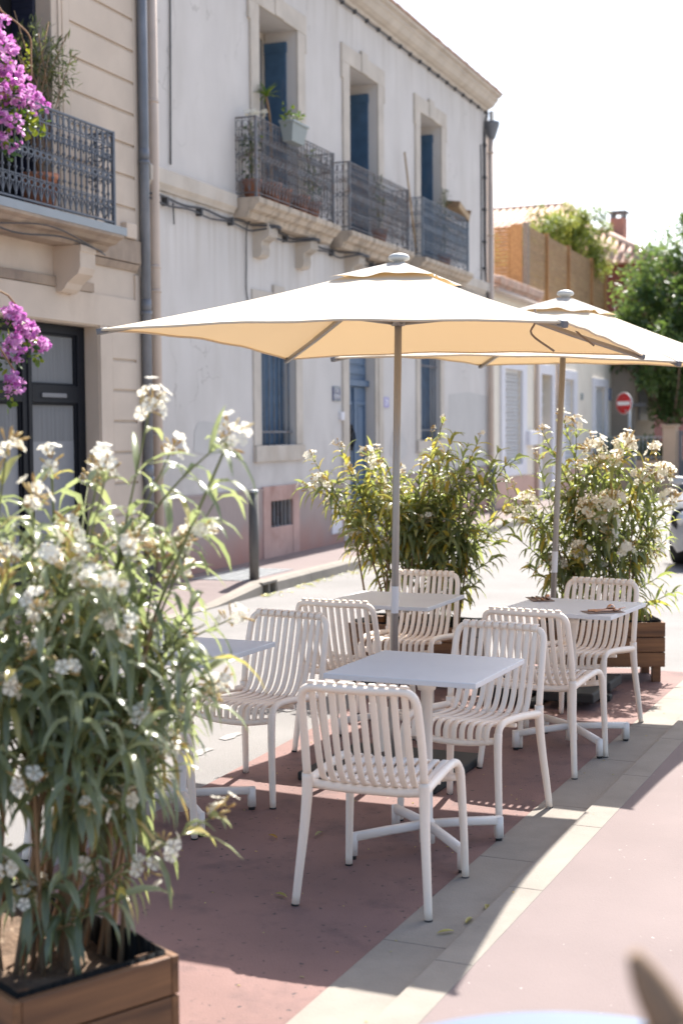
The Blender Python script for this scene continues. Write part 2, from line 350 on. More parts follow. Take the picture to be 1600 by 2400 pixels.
sun_dir = V((-.06, 1.0, 1.325)).normalized()
w = bpy.data.worlds.new('World'); bpy.context.scene.world = w; w.use_nodes = True
nt = w.node_tree; bg = nt.nodes['Background']
sky = nt.nodes.new('ShaderNodeTexSky'); sky.sky_type = 'NISHITA'; sky.sun_disc = False
sky.sun_elevation = math.asin(sun_dir.z); sky.sun_rotation = math.atan2(sun_dir.x, sun_dir.y)
sky.air_density = 1.0; sky.dust_density = 2.5; sky.ozone_density = 1.0
nt.links.new(sky.outputs[0], bg.inputs[0]); bg.inputs[1].default_value = .10
ld = bpy.data.lights.new('sun', 'SUN'); ld.energy = 4.2; ld.angle = R(.55); ld.color = (1, .955, .89)
lo = bpy.data.objects.new('sun', ld); C.objects.link(lo); lo.rotation_euler = sun_dir.to_track_quat('Z', 'Y').to_euler(); lo.location = (0, 20, 30)
S = bpy.context.scene
S.view_settings.view_transform = 'Standard'; S.view_settings.look = 'None'; S.view_settings.gamma = 1; S.view_settings.exposure = 1.57
S.view_settings.use_curve_mapping = False
S.cycles.max_bounces = 8; S.cycles.diffuse_bounces = 5; S.cycles.transmission_bounces = 6
S.cycles.use_denoising = True

TH = R(3.0); FO = V((-8.05, 15.6, 0))
FM = Matrix.Translation(FO) @ Matrix.Rotation(TH, 4, 'Z')      # street-front frame: x outwards, y along the fronts
def fw(n, s, z): return FM @ V((n, s, z))

# ------------------------------------------------------------------ setting
def struct(name, mb, m, bevel=0, kind='structure'):
    o = mb.build(name, m, None, bevel); o['kind'] = kind; return o
g = MB(); g.face([(-400, -200, -.06), (400, -200, -.06), (400, 600, -.06), (-400, 600, -.06)]); struct('ground', g, M['earth'])
g = MB(); g.face([(-9.5, -6, -.006), (6, -6, -.006), (6, 60, -.006), (-12.5, 60, -.006)]); struct('road', g, M['asphalt'])
g = MB()
def tl(y): return -3.39 - .06 * (y - 6)
g.face([(tl(-4), -4, 0), (-1.8, -4, 0), (-1.8, 10, 0), (tl(10), 10, 0)])
struct('terrace_paving', g, M['red_pave'])
g = MB()
random.seed(3)
y = -4.0
while y < 10:
    L = random.uniform(.72, 1.02); e = min(y + L, 10.0)
    g.box(-1.798, -1.552, y + .0015, e - .0015, -.05, .003)
    y = e
y = -4.0
while y < 10:
    L = random.uniform(.6, 1.0); e = min(y + L, 10.0)
    g.box(-1.55, -1.422, y + .0015, e - .0015, -.05, .03)
    y = e
g.box(-1.798, -1.552, -3.9, 9.99, -.06, .0012); g.box(-1.55, -1.422, -3.9, 9.99, -.06, .0282)
struct('stone_strip', g, M['stone_strip'], .0025)
g = MB(); g.box(-1.4215, 8, -4, 10, -.05, .0285); struct('near_pavement', g, M['red_walk'])
# far pavement and kerb in the street-front frame
def kerbz(s):
    if s > -2.55: return .125
    return max(.012, .125 - .12 * min(1, (-2.55 - s) / 1.1))
SS = [-12, -8, -4.5, -3.65, -3.4, -3.1, -2.85, -2.55, -2, 0, 3, 6, 9, 12, 15, 18, 21, 24.6]
g = MB()
for a, b_ in zip(SS[:-1], SS[1:]):
    za, zb = kerbz(a), kerbz(b_)
    pa = max(za, .03); pb = max(zb, .03)
    g.face([fw(-.06, a, .12), fw(1.0, a, za - .002), fw(1.0, b_, zb - .002), fw(-.06, b_, .12)])
struct('far_pavement', g, M['red_walk'])
g = MB(); s = -12.0; random.seed(5)
while s < 24.6:
    e = min(s + random.uniform(.85, 1.15), 24.6)
    if s < -2.47 and e > -2.55: e = -2.55
    if abs(s + 2.55) < .01: s, e = -2.17, -1.2          # drain mouth between
    za, zb = kerbz(s), kerbz(e); a = s + .004; b_ = e - .004
    pts = [(1.0, za), (1.10, za), (1.14, za - .03 if za > .05 else za - .004), (1.15, -.05), (1.0, -.05)]
    ptb = [(1.0, zb), (1.10, zb), (1.14, zb - .03 if zb > .05 else zb - .004), (1.15, -.05), (1.0, -.05)]
    A = [fw(n, a, z) for n, z in pts]; B = [fw(n, b_, z) for n, z in ptb]
    for i in range(5): g.face([A[i], B[i], B[(i + 1) % 5], A[(i + 1) % 5]])
    g.face(A); g.face(B[::-1])
    s = e
struct('far_kerb', g, M['stone_strip'], .003)
g = MB()
for (a, b_) in ((-2.55, -2.53), (-2.375, -2.345), (-2.19, -2.17)): g.box(.98, 1.14, a, b_, 0, .095)
g.box(.98, 1.15, -2.55, -2.17, .096, .125); g.box(.95, .98, -2.55, -2.17, -.04, .12)
o = g.build('storm_drain', M['stone_strip'], None, .003); o.matrix_world = FM; tag(o, 'stone storm drain mouth with two dark openings in the far kerb', 'drain')
g = MB()
for k in range(36):
    q = -2.45 + k * .036
    for n0 in (.30, .50, .70): g.box(n0, n0 + .17, q, q + .018, .118, .129)
for n0 in (.28, .48, .68, .88): g.box(n0, n0 + .015, -2.47, -1.15, .117, .131)
o = g.build('pavement_grate', M['galv'], None); o.matrix_world = FM; tag(o, 'worn metal ventilation grate set in the far pavement beside the grey post', 'grate')
g = MB(); random.seed(11)
for k in range(14):
    y = 5.2 + k * .42
    if k in (2, 5, 9): continue
    x = tl(y) - .35 + random.uniform(-.02, .02); L = random.uniform(.10, .24)
    q = [(x - .03, y), (x + .02, y - .02), (x + .04, y + .05), (x + .025, y + L * .6), (x + .035, y + L), (x - .02, y + L + .03), (x - .04, y + L * .5)]
    g.face([(a, b_, -.002) for a, b_ in q])
struct('road_marking', g, M['paint'])

# ------------------------------------------------------------------ street-front helper
def wall(mb, s0, s1, z0, z1, ops, depth=.5, n=0.0):
    ys = sorted(set([s0, s1] + [o[0] for o in ops] + [o[1] for o in ops])); zs = sorted(set([z0, z1] + [o[2] for o in ops] + [o[3] for o in ops]))
    for a, b_ in zip(ys[:-1], ys[1:]):
        for c, d in zip(zs[:-1], zs[1:]):
            cy, cz = (a + b_) / 2, (c + d) / 2
            if any(o[0] < cy < o[1] and o[2] < cz < o[3] for o in ops): continue
            mb.face([(n, a, c), (n, b_, c), (n, b_, d), (n, a, d)])
    for a, b_, c, d in ops:
        q = n - depth
        mb.face([(n, a, c), (n, a, d), (q, a, d), (q, a, c)]); mb.face([(n, b_, d), (n, b_, c), (q, b_, c), (q, b_, d)])
        mb.face([(n, a, d), (n, b_, d), (q, b_, d), (q, a, d)]); mb.face([(n, b_, c), (n, a, c), (q, a, c), (q, b_, c)])
        mb.face([(q, a, c), (q, a, d), (q, b_, d), (q, b_, c)][::-1])
def mass(mb, s0, s1, z0, z1, n0=0.0, deep=9):
    mb.face([(n0, s0, z0), (n0, s0, z1), (n0 - deep, s0, z1), (n0 - deep, s0, z0)]); mb.face([(n0, s1, z1), (n0, s1, z0), (n0 - deep, s1, z0), (n0 - deep, s1, z1)])
    mb.face([(n0 - deep, s0, z0), (n0 - deep, s0, z1), (n0 - deep, s1, z1), (n0 - deep, s1, z0)])
def fthing(name, label, cat, group=None):
    o = empty(name, FO, TH, label, cat, group); return o
def text(name, body, size, m, parent, loc, rot, ex=.002, align='CENTER', sx=1):
    cu = bpy.data.curves.new(name, 'FONT'); cu.body = body; cu.size = size; cu.extrude = ex; cu.align_x = align; cu.align_y = 'CENTER'
    tmp = bpy.data.objects.new('tmp', cu); C.objects.link(tmp)
    me = bpy.data.meshes.new_from_object(tmp.evaluated_get(bpy.context.evaluated_depsgraph_get())); bpy.data.objects.remove(tmp)
    me.name = name; me.materials.clear(); me.materials.append(m)
    o = bpy.data.objects.new(name, me); C.objects.link(o); o.parent = parent; o.location = loc; o.rotation_euler = rot; o.scale = (sx, 1, 1); return o
FR = (R(90), 0, R(90))                         # text facing out of the street front

def railing(mb, s0, s1, n, z0, z1, pitch, thick, ret=True, nw=0.0, style=0):
    # cast iron panel: bars, rings, lozenges and rosettes; returns run back to the wall
    def panel(P, L):
        k = max(2, int(round(L / pitch))); dx = L / k; H = z1 - z0
        def tb(pts, r, nn=4): mb.tube([P(a, b_) for a, b_ in pts], r, nn, False, 1, False)
        tb([(0, z1), (L, z1)], thick * 1.5, 6); tb([(0, z0), (L, z0)], thick * 1.3, 6)
        tb([(0, z0 + .84 * H), (L, z0 + .84 * H)], thick * .8)
        tb([(0, z0 + .24 * H), (L, z0 + .24 * H)], thick * .6)
        for i in range(k + 1):
            x = i * dx
            tb([(x, z0 + .02 * H), (x, z0 + .985 * H)], thick * .95)
            for zz in (.30, .42, .58, .70, .78):
                tb([(x, z0 + (zz - .012) * H), (x, z0 + (zz + .012) * H)], thick * 1.9, 5)
        for i in range(k):
            x = (i + .5) * dx
            def ring(cz, rx, rz_, seg=8): tb([(x + rx * math.cos(6.2832 * j / seg), cz + rz_ * math.sin(6.2832 * j / seg)) for j in range(seg + 1)], thick * .75, 4)
            ring(z0 + .915 * H, dx * .42, .055 * H)
            ring(z0 + .50 * H, dx * .36, .03 * H, 6); ring(z0 + .19 * H, dx * .38, .035 * H, 6)
            ring(z0 + .72 * H, dx * .3, .03 * H, 6)
            xa, xb = i * dx, (i + 1) * dx
            tb([(xa, z0 + .80 * H), (x, z0 + .66 * H), (xb, z0 + .80 * H)], thick * .6)
            tb([(xa, z0 + .03 * H), (x, z0 + .16 * H), (xb, z0 + .03 * H)], thick * .7)
            tb([(xa, z0 + .50 * H), (x, z0 + .56 * H), (xb, z0 + .50 * H)], thick * .6); tb([(xa, z0 + .50 * H), (x, z0 + .44 * H), (xb, z0 + .50 * H)], thick * .6)
            if style == 0: tb([(x, z0 + .22 * H), (x, z0 + .82 * H)], thick * .7)
    panel(lambda a, zz: (n, s0 + a, zz), s1 - s0)
    if ret:
        panel(lambda a, zz: (nw + a, s0, zz), n - nw); panel(lambda a, zz: (nw + a, s1, zz), n - nw)
    for s in (s0, s1): mb.box(n - .016, n + .016, s - .016, s + .016, z0 - .06, z1 + .01)

def slab_profile(z0, z1, n0, n1):
    h = z1 - z0; d = n1 - n0
    return [(n0, z0), (n0 + d * .55, z0), (n0 + d * .62, z0 + h * .18), (n0 + d * .62, z0 + h * .30), (n0 + d * .80, z0 + h * .38), (n0 + d * .88, z0 + h * .58), (n0 + d * .96, z0 + h * .66), (n1, z0 + h * .72), (n1, z1), (n0, z1)]

# ------------------------------------------------------------------ main house (plastered, blue shutters)
H = fthing('plastered_house', 'long pale plastered house with blue shutters and three iron balconies', 'house')
UW = [(0.0, 1.2), (3.09, 4.29), (6.34, 7.5)]
GW = [(-.02, 1.08), (6.33, 7.43)]
GZ0, GZ1 = 1.52, 3.12
DO = (3.03, 4.13); DZ = 3.15
VO = (.2, .9, .49, .82)
ops = [(a, b_, 4.46, 6.85) for a, b_ in UW] + [(a, b_, GZ0, GZ1) for a, b_ in GW] + [(DO[0], DO[1], .16, DZ), VO]
mb = MB(); wall(mb, -2.88, 10.62, -.2, 7.8, ops, .5); mass(mb, -2.88, 10.62, -.2, 7.8)
mb.build('wall', M['plaster'], H)
random.seed(8)
def blob(mb, s, z, rs, rz_, n=.004, k=18):
    ph = random.random() * 9
    mb.face([(n, s + rs * (1 + .16 * math.sin(3 * a + ph) + .08 * math.sin(7 * a)) * math.cos(a), z + rz_ * (1 + .14 * math.sin(2 * a + ph)) * math.sin(a)) for a in [6.2832 * i / k for i in range(k)]])
mb = MB(); mb.face([(.003, 7.95, 1.02), (.003, 10.7, 1.0), (.003, 10.7, 2.32), (.003, 9.2, 2.38), (.003, 7.95, 2.31)])
mb.build('render_patch', M['plaster_patch'], H)
mb = MB(); blob(mb, -1.45, 1.62, .42, .22); mb.build('render_patch', M['plaster_patch'], H)
mb = MB(); blob(mb, 5.2, 1.45, .42, .25, .0045); mb.build('render_patch', M['plaster_patch'], H)
# plinth with scored lines, interrupted by the vent panel and door
mb = MB(); segs = [(-2.87, -.03), (1.11, DO[0] - .28), (DO[1] + .33, 10.60)]
for a, b_ in segs:
    mb.box(-.01, .022, a, b_, -.1, .965); mb.extrude_profile([(-.01, .965), (.03, .965), (.03, .985), (-.01, 1.005)], a, b_)
mb.build('plinth', M['plinth'], H)
mb = MB()
a, b_, c, d = VO
mb.box(-.01, .035, -.03, a, -.1, 1.01); mb.box(-.01, .035, b_, 1.11, -.1, 1.01); mb.box(-.01, .035, a, b_, d, 1.01); mb.box(-.01, .028, a, b_, -.1, c)
vp = mb.build('cellar_vent', M['plinth_flat'], H, .006)
mb = MB()
for i in range(6): mb.box(-.02, .0, a + .05 + i * .115, a + .075 + i * .115, c, d)
mb.box(-.03, .012, a - .012, b_ + .012, c - .02, c + .004); mb.box(-.03, .012, a - .012, b_ + .012, d - .004, d + .02)
mb.build('grille', M['rust'], vp)
mb = MB(); mb.box(-.2, -.12, a - .01, b_ + .01, c - .01, d + .01); mb.build('dark_hollow', M['black'], vp)
# string course under the balconies
pr = [(-.01, 4.24), (.03, 4.24), (.045, 4.27), (.075, 4.31), (.075, 4.455), (.055, 4.475), (-.01, 4.485)]
for a, b_ in ((-2.86, -.78), (1.96, 2.29), (5.10, 5.55), (8.45, 10.60)):
    mb = MB(); mb.extrude_profile(pr, a, b_); mb.build('string_course', M['stone_trim'], H)
# upper windows
for i, (a, b_) in enumerate(UW):
    mb = MB(); t = 6.85
    mb.box(-.01, .03, a - .25, a, 4.5, t); mb.box(-.01, .03, b_, b_ + .25, 4.5, t); mb.box(-.01, .03, a - .30, b_ + .30, t, 7.10)
    mb.box(-.01, .045, (a + b_) / 2 - .13, (a + b_) / 2 + .13, t + .002, 7.16)
    mb.box(-.012, .034, a - .30, a - .25, 6.62, t); mb.box(-.012, .034, b_ + .25, b_ + .30, 6.62, t)
    wn = mb.build('window', M['stone_trim'], H, .008)
    for sgn, q in ((1, b_), (-1, a)):
        mb = MB(); s0, s1 = (q - .045, q - .003) if sgn > 0 else (q + .003, q + .045)
        mb.box(-.42, -.13, s0, s1, 4.50, 6.70)
        mb.box(-.43, -.12, s0 + (-.008 if sgn > 0 else .0), s1 + (0 if sgn > 0 else .008), 4.52, 4.62); mb.box(-.43, -.12, s0 + (-.008 if sgn > 0 else 0), s1 + (0 if sgn > 0 else .008), 6.58, 6.71)
        mb.build('shutter', M['shutter'], wn, .004)
    mb = MB(); mb.box(-.485, -.455, a + .002, b_ - .002, 4.47, 6.845); mb.build('pane', M['curtain'], wn)
    mb = MB()
    for y0, y1, zz0, zz1 in ((a + .002, a + .07, 4.47, 6.84), (b_ - .07, b_ - .002, 4.47, 6.84), ((a + b_) / 2 - .04, (a + b_) / 2 + .04, 4.47, 6.84), (a, b_, 6.76, 6.843), (a, b_, 5.6, 5.64)): mb.box(-.455, -.43, y0, y1, zz0, zz1)
    mb.build('frame', M['stone_trim'], wn)
# balconies
BAL = [(-.65, 1.82), (2.42, 4.96), (5.69, 8.29)]
for i, (a, b_) in enumerate(BAL):
    mb = MB(); mb.extrude_profile(slab_profile(4.20, 4.43, -.02, .34), a - .09, b_ + .09)
    bl = mb.build('balcony', M['stone_dirty'], H, .006)
    mb = MB(); railing(mb, a, b_, .258, 4.495, 5.37, .098, .0068)
    rl = mb.build('railing', M['rust'] if i < 2 else M['rail_blue'], bl)
    for q in ((a + b_) / 2 - .78, (a + b_) / 2 + .54):
        mb = MB(); pr = []
        for (n_, z_) in ((0, 4.20), (.20, 4.20), (.225, 4.13), (.22, 4.05), (.17, 4.01), (.13, 3.995), (.115, 3.95), (.125, 3.89), (.115, 3.83), (.07, 3.80), (0, 3.80)): pr.append((n_ - .0, z_))
        pr[0] = (-.01, 4.20); pr[-1] = (-.01, 3.80)
        mb.extrude_profile(pr, q, q + .24)
        for e in (.05, .12, .19): mb.tube([(n_ + .006, q + e, z_) for n_, z_ in ((.2, 4.17), (.222, 4.10), (.215, 4.04), (.165, 4.005), (.128, 3.985), (.113, 3.95), (.123, 3.89), (.112, 3.83))], .012, 5)
        mb.build('corbel', M['stone_trim'], bl, .004)
# cornice and roof edge
mb = MB()
pr = [(-.02, 7.68), (.03, 7.68), (.05, 7.72), (.10, 7.735), (.16, 7.77), (.21, 7.84), (.24, 7.86), (.24, 7.91), (.30, 7.925), (.31, 7.965), (-.02, 7.985)]
mb.extrude_profile(pr, -2.9, 10.45); mb.build('cornice', M['stone_trim'], H)
mb = MB()
random.seed(4)
for k in range(67):
    s = -2.92 + k * .2
    mb.box(-.25, .335 + random.uniform(-.008, .008), s + .004, s + .196, 7.972, 8.0)
mb.face([(.2, -2.9, 8.0), (.2, 10.47, 8.0), (-4.5, 10.47, 9.3), (-4.5, -2.9, 9.3)]); mb.face([(-4.5, -2.9, 9.3), (-4.5, 10.47, 9.3), (-9.1, 10.47, 7.9), (-9.1, -2.9, 7.9)])
mb.face([(-9.0, 10.61, 7.79), (0, 10.61, 7.79), (-4.5, 10.46, 9.28)]); mb.face([(-9.0, -2.88, 7.79), (0, -2.88, 7.79), (-4.5, -2.88, 9.28)])
mb.build('roof', M['tile_pale'], H)
# cables
mb = MB()
mb.tube([(.035, -2.85 + k * .34, 7.64 + .012 * math.sin(k * 2.1)) for k in range(39)], .012, 6)
for k in range(27): mb.box(.0, .055, -2.7 + k * .5, -2.67 + k * .5, 7.62, 7.675)
for off, r in ((0, .014), (.055, .011)):
    pts = []
    for k in range(60):
        s = -2.85 + k * .21; z = 4.165 - off + .015 * math.sin(k * 1.3 + off * 40); n = .05
        for a, b_ in BAL:
            for q in ((a + b_) / 2 - .78, (a + b_) / 2 + .54):
                if q - .1 < s < q + .33: n = .25; z = 4.175 - off * .4
        pts.append((n, s, z))
    mb.tube(bez(pts, 2), r, 6)
for k in range(16): mb.box(0, .07, -2.5 + k * .8, -2.46 + k * .8, 4.09, 4.18)
mb.tube(bez([(.03, -.55, 4.43), (.10, -.42, 4.38), (.09, -.38, 4.25), (.04, -.45, 4.12), (.02, -.43, 3.7), (.02, -.43, 3.35), (.02, -.3, 3.15), (.02, .0, 3.02)], 4), .009, 5)
mb.tube(bez([(.015, -2.25, 7.6), (.015, -2.27, 6.3), (.02, -2.3, 5.4), (.015, -2.31, 4.55)], 6), .010, 5)
mb.tube([(.03, -2.3, 4.15), (.03, -2.28, 3.92)], .008, 5)
mb.build('cable', M['cable'], H)
mb = MB()
mb.tube(bez([(.10, 10.22, 7.62), (.03, 10.23, 7.3), (.03, 10.25, 6.0), (.03, 10.26, 5.0), (.06, 10.28, 4.3), (.10, 10.38, 3.9)], 5), .022, 6)
for z in (7.0, 6.4, 5.8, 5.2, 4.7): mb.box(0, .06, 10.20, 10.29, z, z + .05)
mb.tube(bez([(.015, 10.02, 7.0), (.015, 10.05, 6.2), (.015, 10.05, 4.4)], 5), .012, 5)
mb.build('conduit', M['cable'], H)
# down pipe with hopper, right end
mb = MB(); mb.tube([(.08, 10.50, .15), (.08, 10.50, 7.2)], .055, 12)
for z in (1.2, 3.0, 5.35, 6.9): mb.tube([(.08, 10.50, z), (.08, 10.50, z + .05)], .062, 12)
dp = mb.build('downpipe', M['pipe_beige'], H)
mb = MB(); mb.lathe([(.058, 7.18), (.075, 7.22), (.14, 7.42), (.15, 7.46), (.15, 7.5), (.05, 7.52), (.05, 7.7)], (.1, 10.50, 0), 14); mb.build('hopper', M['zinc'], dp)
# ground floor windows
for i, (a, b_) in enumerate(GW):
    mb = MB()
    mb.box(-.01, .02, a - .22, a, GZ0, GZ1); mb.box(-.01, .02, b_, b_ + .22, GZ0, GZ1); mb.box(-.01, .022, a - .24, b_ + .24, GZ1, GZ1 + .3)
    mb.box(-.01, .034, (a + b_) / 2 - .17, (a + b_) / 2 + .17, GZ1 + .002, GZ1 + .40)
    mb.box(-.01, .05, a - .22, b_ + .22, GZ0 - .20, GZ0 - .002)
    wn = mb.build('window', M['stone_trim'], H, .006)
    mb = MB(); mb.box(-.22, -.175, a + .003, (a + b_) / 2 - .004, GZ0 + .01, GZ1 - .01); mb.box(-.22, -.175, (a + b_) / 2 + .004, b_ - .003, GZ0 + .01, GZ1 - .01)
    mb.build('shutter', M['shutter_plain'], wn, .004)
    mb = MB()
    for k in range(7): mb.tube([(-.06, a + .08 + k * .157, GZ0), (-.06, a + .08 + k * .157, GZ1)], .011, 7)
    mb.build('bars', M['rail_blue'], wn)
    mb = MB(); mb.box(-.078, -.044, a, b_, 1.675, 1.70); mb.box(-.078, -.044, a, b_, 2.75, 2.775); mb.build('crossbar', M['rust'], wn)
# front door
mb = MB(); a, b_ = DO
mb.box(-.01, .03, a - .27, a - .1, .13, DZ); mb.box(-.01, .018, a - .1, a, .13, DZ); mb.box(-.01, .018, b_, b_ + .12, .13, DZ); mb.box(-.01, .034, b_ + .12, b_ + .32, .13, DZ); mb.box(-.01, .036, a - .29, b_ + .34, DZ, DZ + .28)
ds = mb.build('door_surround', M['stone_trim'], H, .006)
mb = MB(); mb.box(-.35, .12, a - .02, b_ + .02, -.1, .175); mb.build('doorstep', M['stone_trim'], H, .01)
mb = MB(); mb.box(-.2, -.14, a + .004, b_ - .004, .18, 2.34)
for y0, y1 in ((a + .07, a + .47), (b_ - .47, b_ - .07)):
    for z0, z1 in ((.32, .78), (.92, 2.12)):
        mb.box(-.142, -.118, y0, y1, z0, z0 + .05); mb.box(-.142, -.118, y0, y1, z1 - .05, z1); mb.box(-.142, -.118, y0, y0 + .05, z0 + .05, z1 - .05); mb.box(-.142, -.118, y1 - .05, y1, z0 + .05, z1 - .05)
        mb.box(-.142, -.126, y0 + .09, y1 - .09, z0 + .09, z1 - .09)
mb.box(-.142, -.105, (a + b_) / 2 - .04, (a + b_) / 2 + .04, .2, 2.32)
dr = mb.build('front_door', M['door_blue'], H, .004)
mb = MB(); mb.box(-.19, -.08, a + .003, b_ - .003, 2.345, 2.43); mb.box(-.2, -.14, a + .004, b_ - .004, 2.435, 3.14)
for k in range(4): mb.box(-.142, -.122, a + .08, b_ - .08, 2.52 + k * .15, 2.62 + k * .15)
mb.build('transom', M['door_blue'], dr, .004)
mb = MB(); mb.tube(bez([(-.10, 3.44, 1.72), (-.07, 3.44, 1.66), (-.06, 3.44, 1.55), (-.10, 3.44, 1.46)], 4), .012, 6); mb.box(-.13, -.10, 3.41, 3.47, 1.40, 1.78); mb.build('handle', M['dark_frame'], dr)
mb = MB(); mb.box(-.01, .04, 2.27, 2.65, .26, .735); mb.build('meter_box', M['white_trim'], H, .006)
mb = MB(); mb.box(-.01, .05, 2.63, 2.75, 1.84, 1.955); mb.build('doorbell', M['white_trim'], H, .01)
mb = MB(); mb.box(-.005, .016, 2.39, 2.68, 2.105, 2.31); pq = mb.build('utility_plaque', M['sign_blue'], H, .003)
mb = MB(); mb.box(.0161, .0175, 2.40, 2.67, 2.113, 2.128); mb.box(.0161, .0175, 2.40, 2.67, 2.286, 2.302); mb.build('border', M['box_grey'], pq)
text('lettering', "C'LE\nD'EAU", .082, M['white'], pq, (.0165, 2.535, 2.215), FR, .001)
mb = MB(); mb.box(-.005, .014, 4.51, 4.76, 2.04, 2.20); pq = mb.build('number_plate', M['sign_lav'], H, .003)
text('number', '29', .135, M['white'], pq, (.0145, 4.635, 2.12), FR, .001)

# ------------------------------------------------------------------ stone house on the left
H = fthing('stone_house', 'warm stone house with a dark shop window and a grey iron balcony', 'house')
SO = (-7.4, -3.84, .1, 2.73); FO2 = (-5.85, -4.62, 3.66, 6.1); FO3 = (-8.6, -7.4, 3.66, 6.1)
mb = MB(); wall(mb, -11, -2.9, -.2, 9.5, [SO, FO2, FO3], .4); mass(mb, -11, -2.9, -.2, 9.5)
mb.face([(0, -11, 9.5), (0, -2.9, 9.5), (-9, -2.9, 9.5), (-9, -11, 9.5)])
mb.build('wall', M['stone_left'], H)
# raised blocks leaving grooves between (rusticated piers)
mb = MB()
zz = [3.64] + [3.955 + .316 * k for k in range(18)]
for a, b_ in zip(zz[:-1], zz[1:]): mb.box(-.005, .022, -4.30, -3.10, a + .016, b_ - .016)
mb.box(-.005, .023, -4.42, -4.30, 3.65, 9.4); mb.box(-.005, .023, -3.10, -2.96, 3.65, 9.4)
for k in range(10): mb.box(-.0055, .0205, -4.3, -3.1, zz[k + 1] - .016, zz[k + 1] - .006)
zz = [.25, .56, .87, 1.187, 1.497, 1.807, 2.117, 2.423, 2.735, 3.05]
for a, b_ in zip(zz[:-1], zz[1:]): mb.box(-.005, .022, -3.60, -3.12, a + .014, b_ - .014)
mb.box(-.005, .023, -3.83, -3.60, -.1, 2.74); mb.box(-.005, .023, -3.12, -2.96, -.1, 3.30)
mb.box(-.005, .024, -11, -3.12, 2.742, 3.045)
mb.build('rusticated_pier', M['stone_left'], H, .005)
mb = MB(); mb.box(-.01, .035, -11, -3.95, 3.05, 3.14); mb.box(-.01, .06, -4.02, -3.06, 3.41, 3.64); mb.extrude_profile([(-.01, 3.33), (.02, 3.33), (.055, 3.40), (-.01, 3.41)], -4.0, -3.08)
mb.build('string_course', M['stone_left_dirty'], H, .006)
mb = MB()
mb.box(-.01, .03, -4.62, -4.52, 3.66, 6.1); mb.box(-.01, .045, -4.52, -4.47, 3.66, 6.3); mb.box(-.01, .03, -5.95, -5.85, 3.66, 6.1); mb.box(-.01, .04, -6.0, -4.52, 6.1, 6.35)
fw_ = mb.build('french_window', M['stone_left'], H, .006)
mb = MB(); mb.box(-.36, -.13, -4.67, -4.625, 3.68, 6.08); mb.box(-.36, -.13, -5.845, -5.80, 3.68, 6.08); mb.build('shutter', slatbump(mat('shutter_dark', (.022, .026, .05), .5, .1, 5, bump=.02), 2, .06, .8), fw_, .003)
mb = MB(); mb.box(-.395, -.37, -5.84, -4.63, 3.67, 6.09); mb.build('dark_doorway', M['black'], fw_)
# shop window
mb = MB(); nf = -.15
for y0, y1, z0, z1 in ((-3.98, -3.842, .1, 2.725), (-4.93, -4.77, .1, 2.64), (-6.0, -5.86, .1, 2.64), (-7.39, -7.25, .1, 2.64), (-7.39, -3.98, 2.64, 2.725), (-7.25, -6.0, 1.985, 2.15), (-5.86, -4.93, 1.985, 2.15), (-4.77, -3.98, 1.985, 2.15), (-7.25, -3.98, .1, .45)):
    mb.box(nf - .07, nf, y0, y1, z0, z1)
for y0, y1 in ((-4.77, -3.98), (-5.86, -4.93)):
    for z0, z1 in ((.45, 1.985), (2.15, 2.64)):
        mb.box(nf - .05, nf - .02, y0, y0 + .025, z0, z1); mb.box(nf - .05, nf - .02, y1 - .025, y1, z0, z1)
        mb.box(nf - .05, nf - .022, y0 + .025, y1 - .025, z1 - .022, z1); mb.box(nf - .05, nf - .022, y0 + .025, y1 - .025, z0, z0 + .022)
mb.box(nf - .01, nf + .012, -4.85, -4.80, .1, 2.64)
sw = mb.build('shop_window', M['dark_frame'], H, .004)
mb = MB(); mb.box(nf - .005, nf + .012, -4.62, -4.20, 2.035, 2.075); mb.build('vent_slot', M['gate'], sw, .003)
for y0, y1 in ((-4.768, -3.982), (-5.858, -4.932), (-7.248, -6.002)):
    mb = MB(); mb.face([(nf - .042, y0, .45), (nf - .042, y1, .45), (nf - .042, y1, 1.62), (nf - .042, y0, 1.62)]); mb.build('frosted_pane', M['frost'], sw)
    mb = MB(); mb.face([(nf - .043, y0, 1.62), (nf - .043, y1, 1.62), (nf - .043, y1, 1.985), (nf - .043, y0, 1.985)]); mb.face([(nf - .043, y0, 2.15), (nf - .043, y1, 2.15), (nf - .043, y1, 2.64), (nf - .043, y0, 2.64)]); mb.build('pane', M['curtain'], sw)
# balcony
mb = MB(); mb.extrude_profile(slab_profile(3.42, 3.585, -.02, .42), -8.8, -4.03); bl = mb.build('balcony', M['stone_left_dirty'], H, .006)
mb = MB(); mb.box(-.01, .40, -8.83, -4.01, 3.588, 3.612); mb.box(.40, .425, -8.83, -3.99, 3.565, 3.640); mb.build('flashing', M['flash'], bl)
mb = MB(); railing(mb, -8.7, -4.0, .29, 3.70, 4.545, .095, .0095, True, 0, 1); mb.build('railing', M['rail_grey'], bl)
for q in (-4.62, -6.2, -8.0):
    mb = MB(); mb.extrude_profile([(-.01, 3.42), (.30, 3.42), (.30, 3.36), (.29, 3.36), (.29, 3.22), (.265, 3.16), (.20, 3.115), (.15, 3.08), (.12, 3.03), (.08, 3.0), (-.01, 3.0)], q, q + .27); mb.build('corbel', M['stone_left'], bl, .005)
mb = MB(); mb.tube(bez([(.35, -8.0, 3.46), (.34, -6.6, 3.47), (.30, -5.7, 3.40), (.34, -5.0, 3.44), (.33, -4.4, 3.40), (.2, -4.05, 3.40)], 6), .008, 5); mb.tube(bez([(.3, -7.5, 3.38), (.3, -6.2, 3.42), (.38, -5.3, 3.50), (.36, -4.6, 3.42), (.25, -4.1, 3.38)], 6), .006, 5); mb.build('cable', M['cable'], bl)
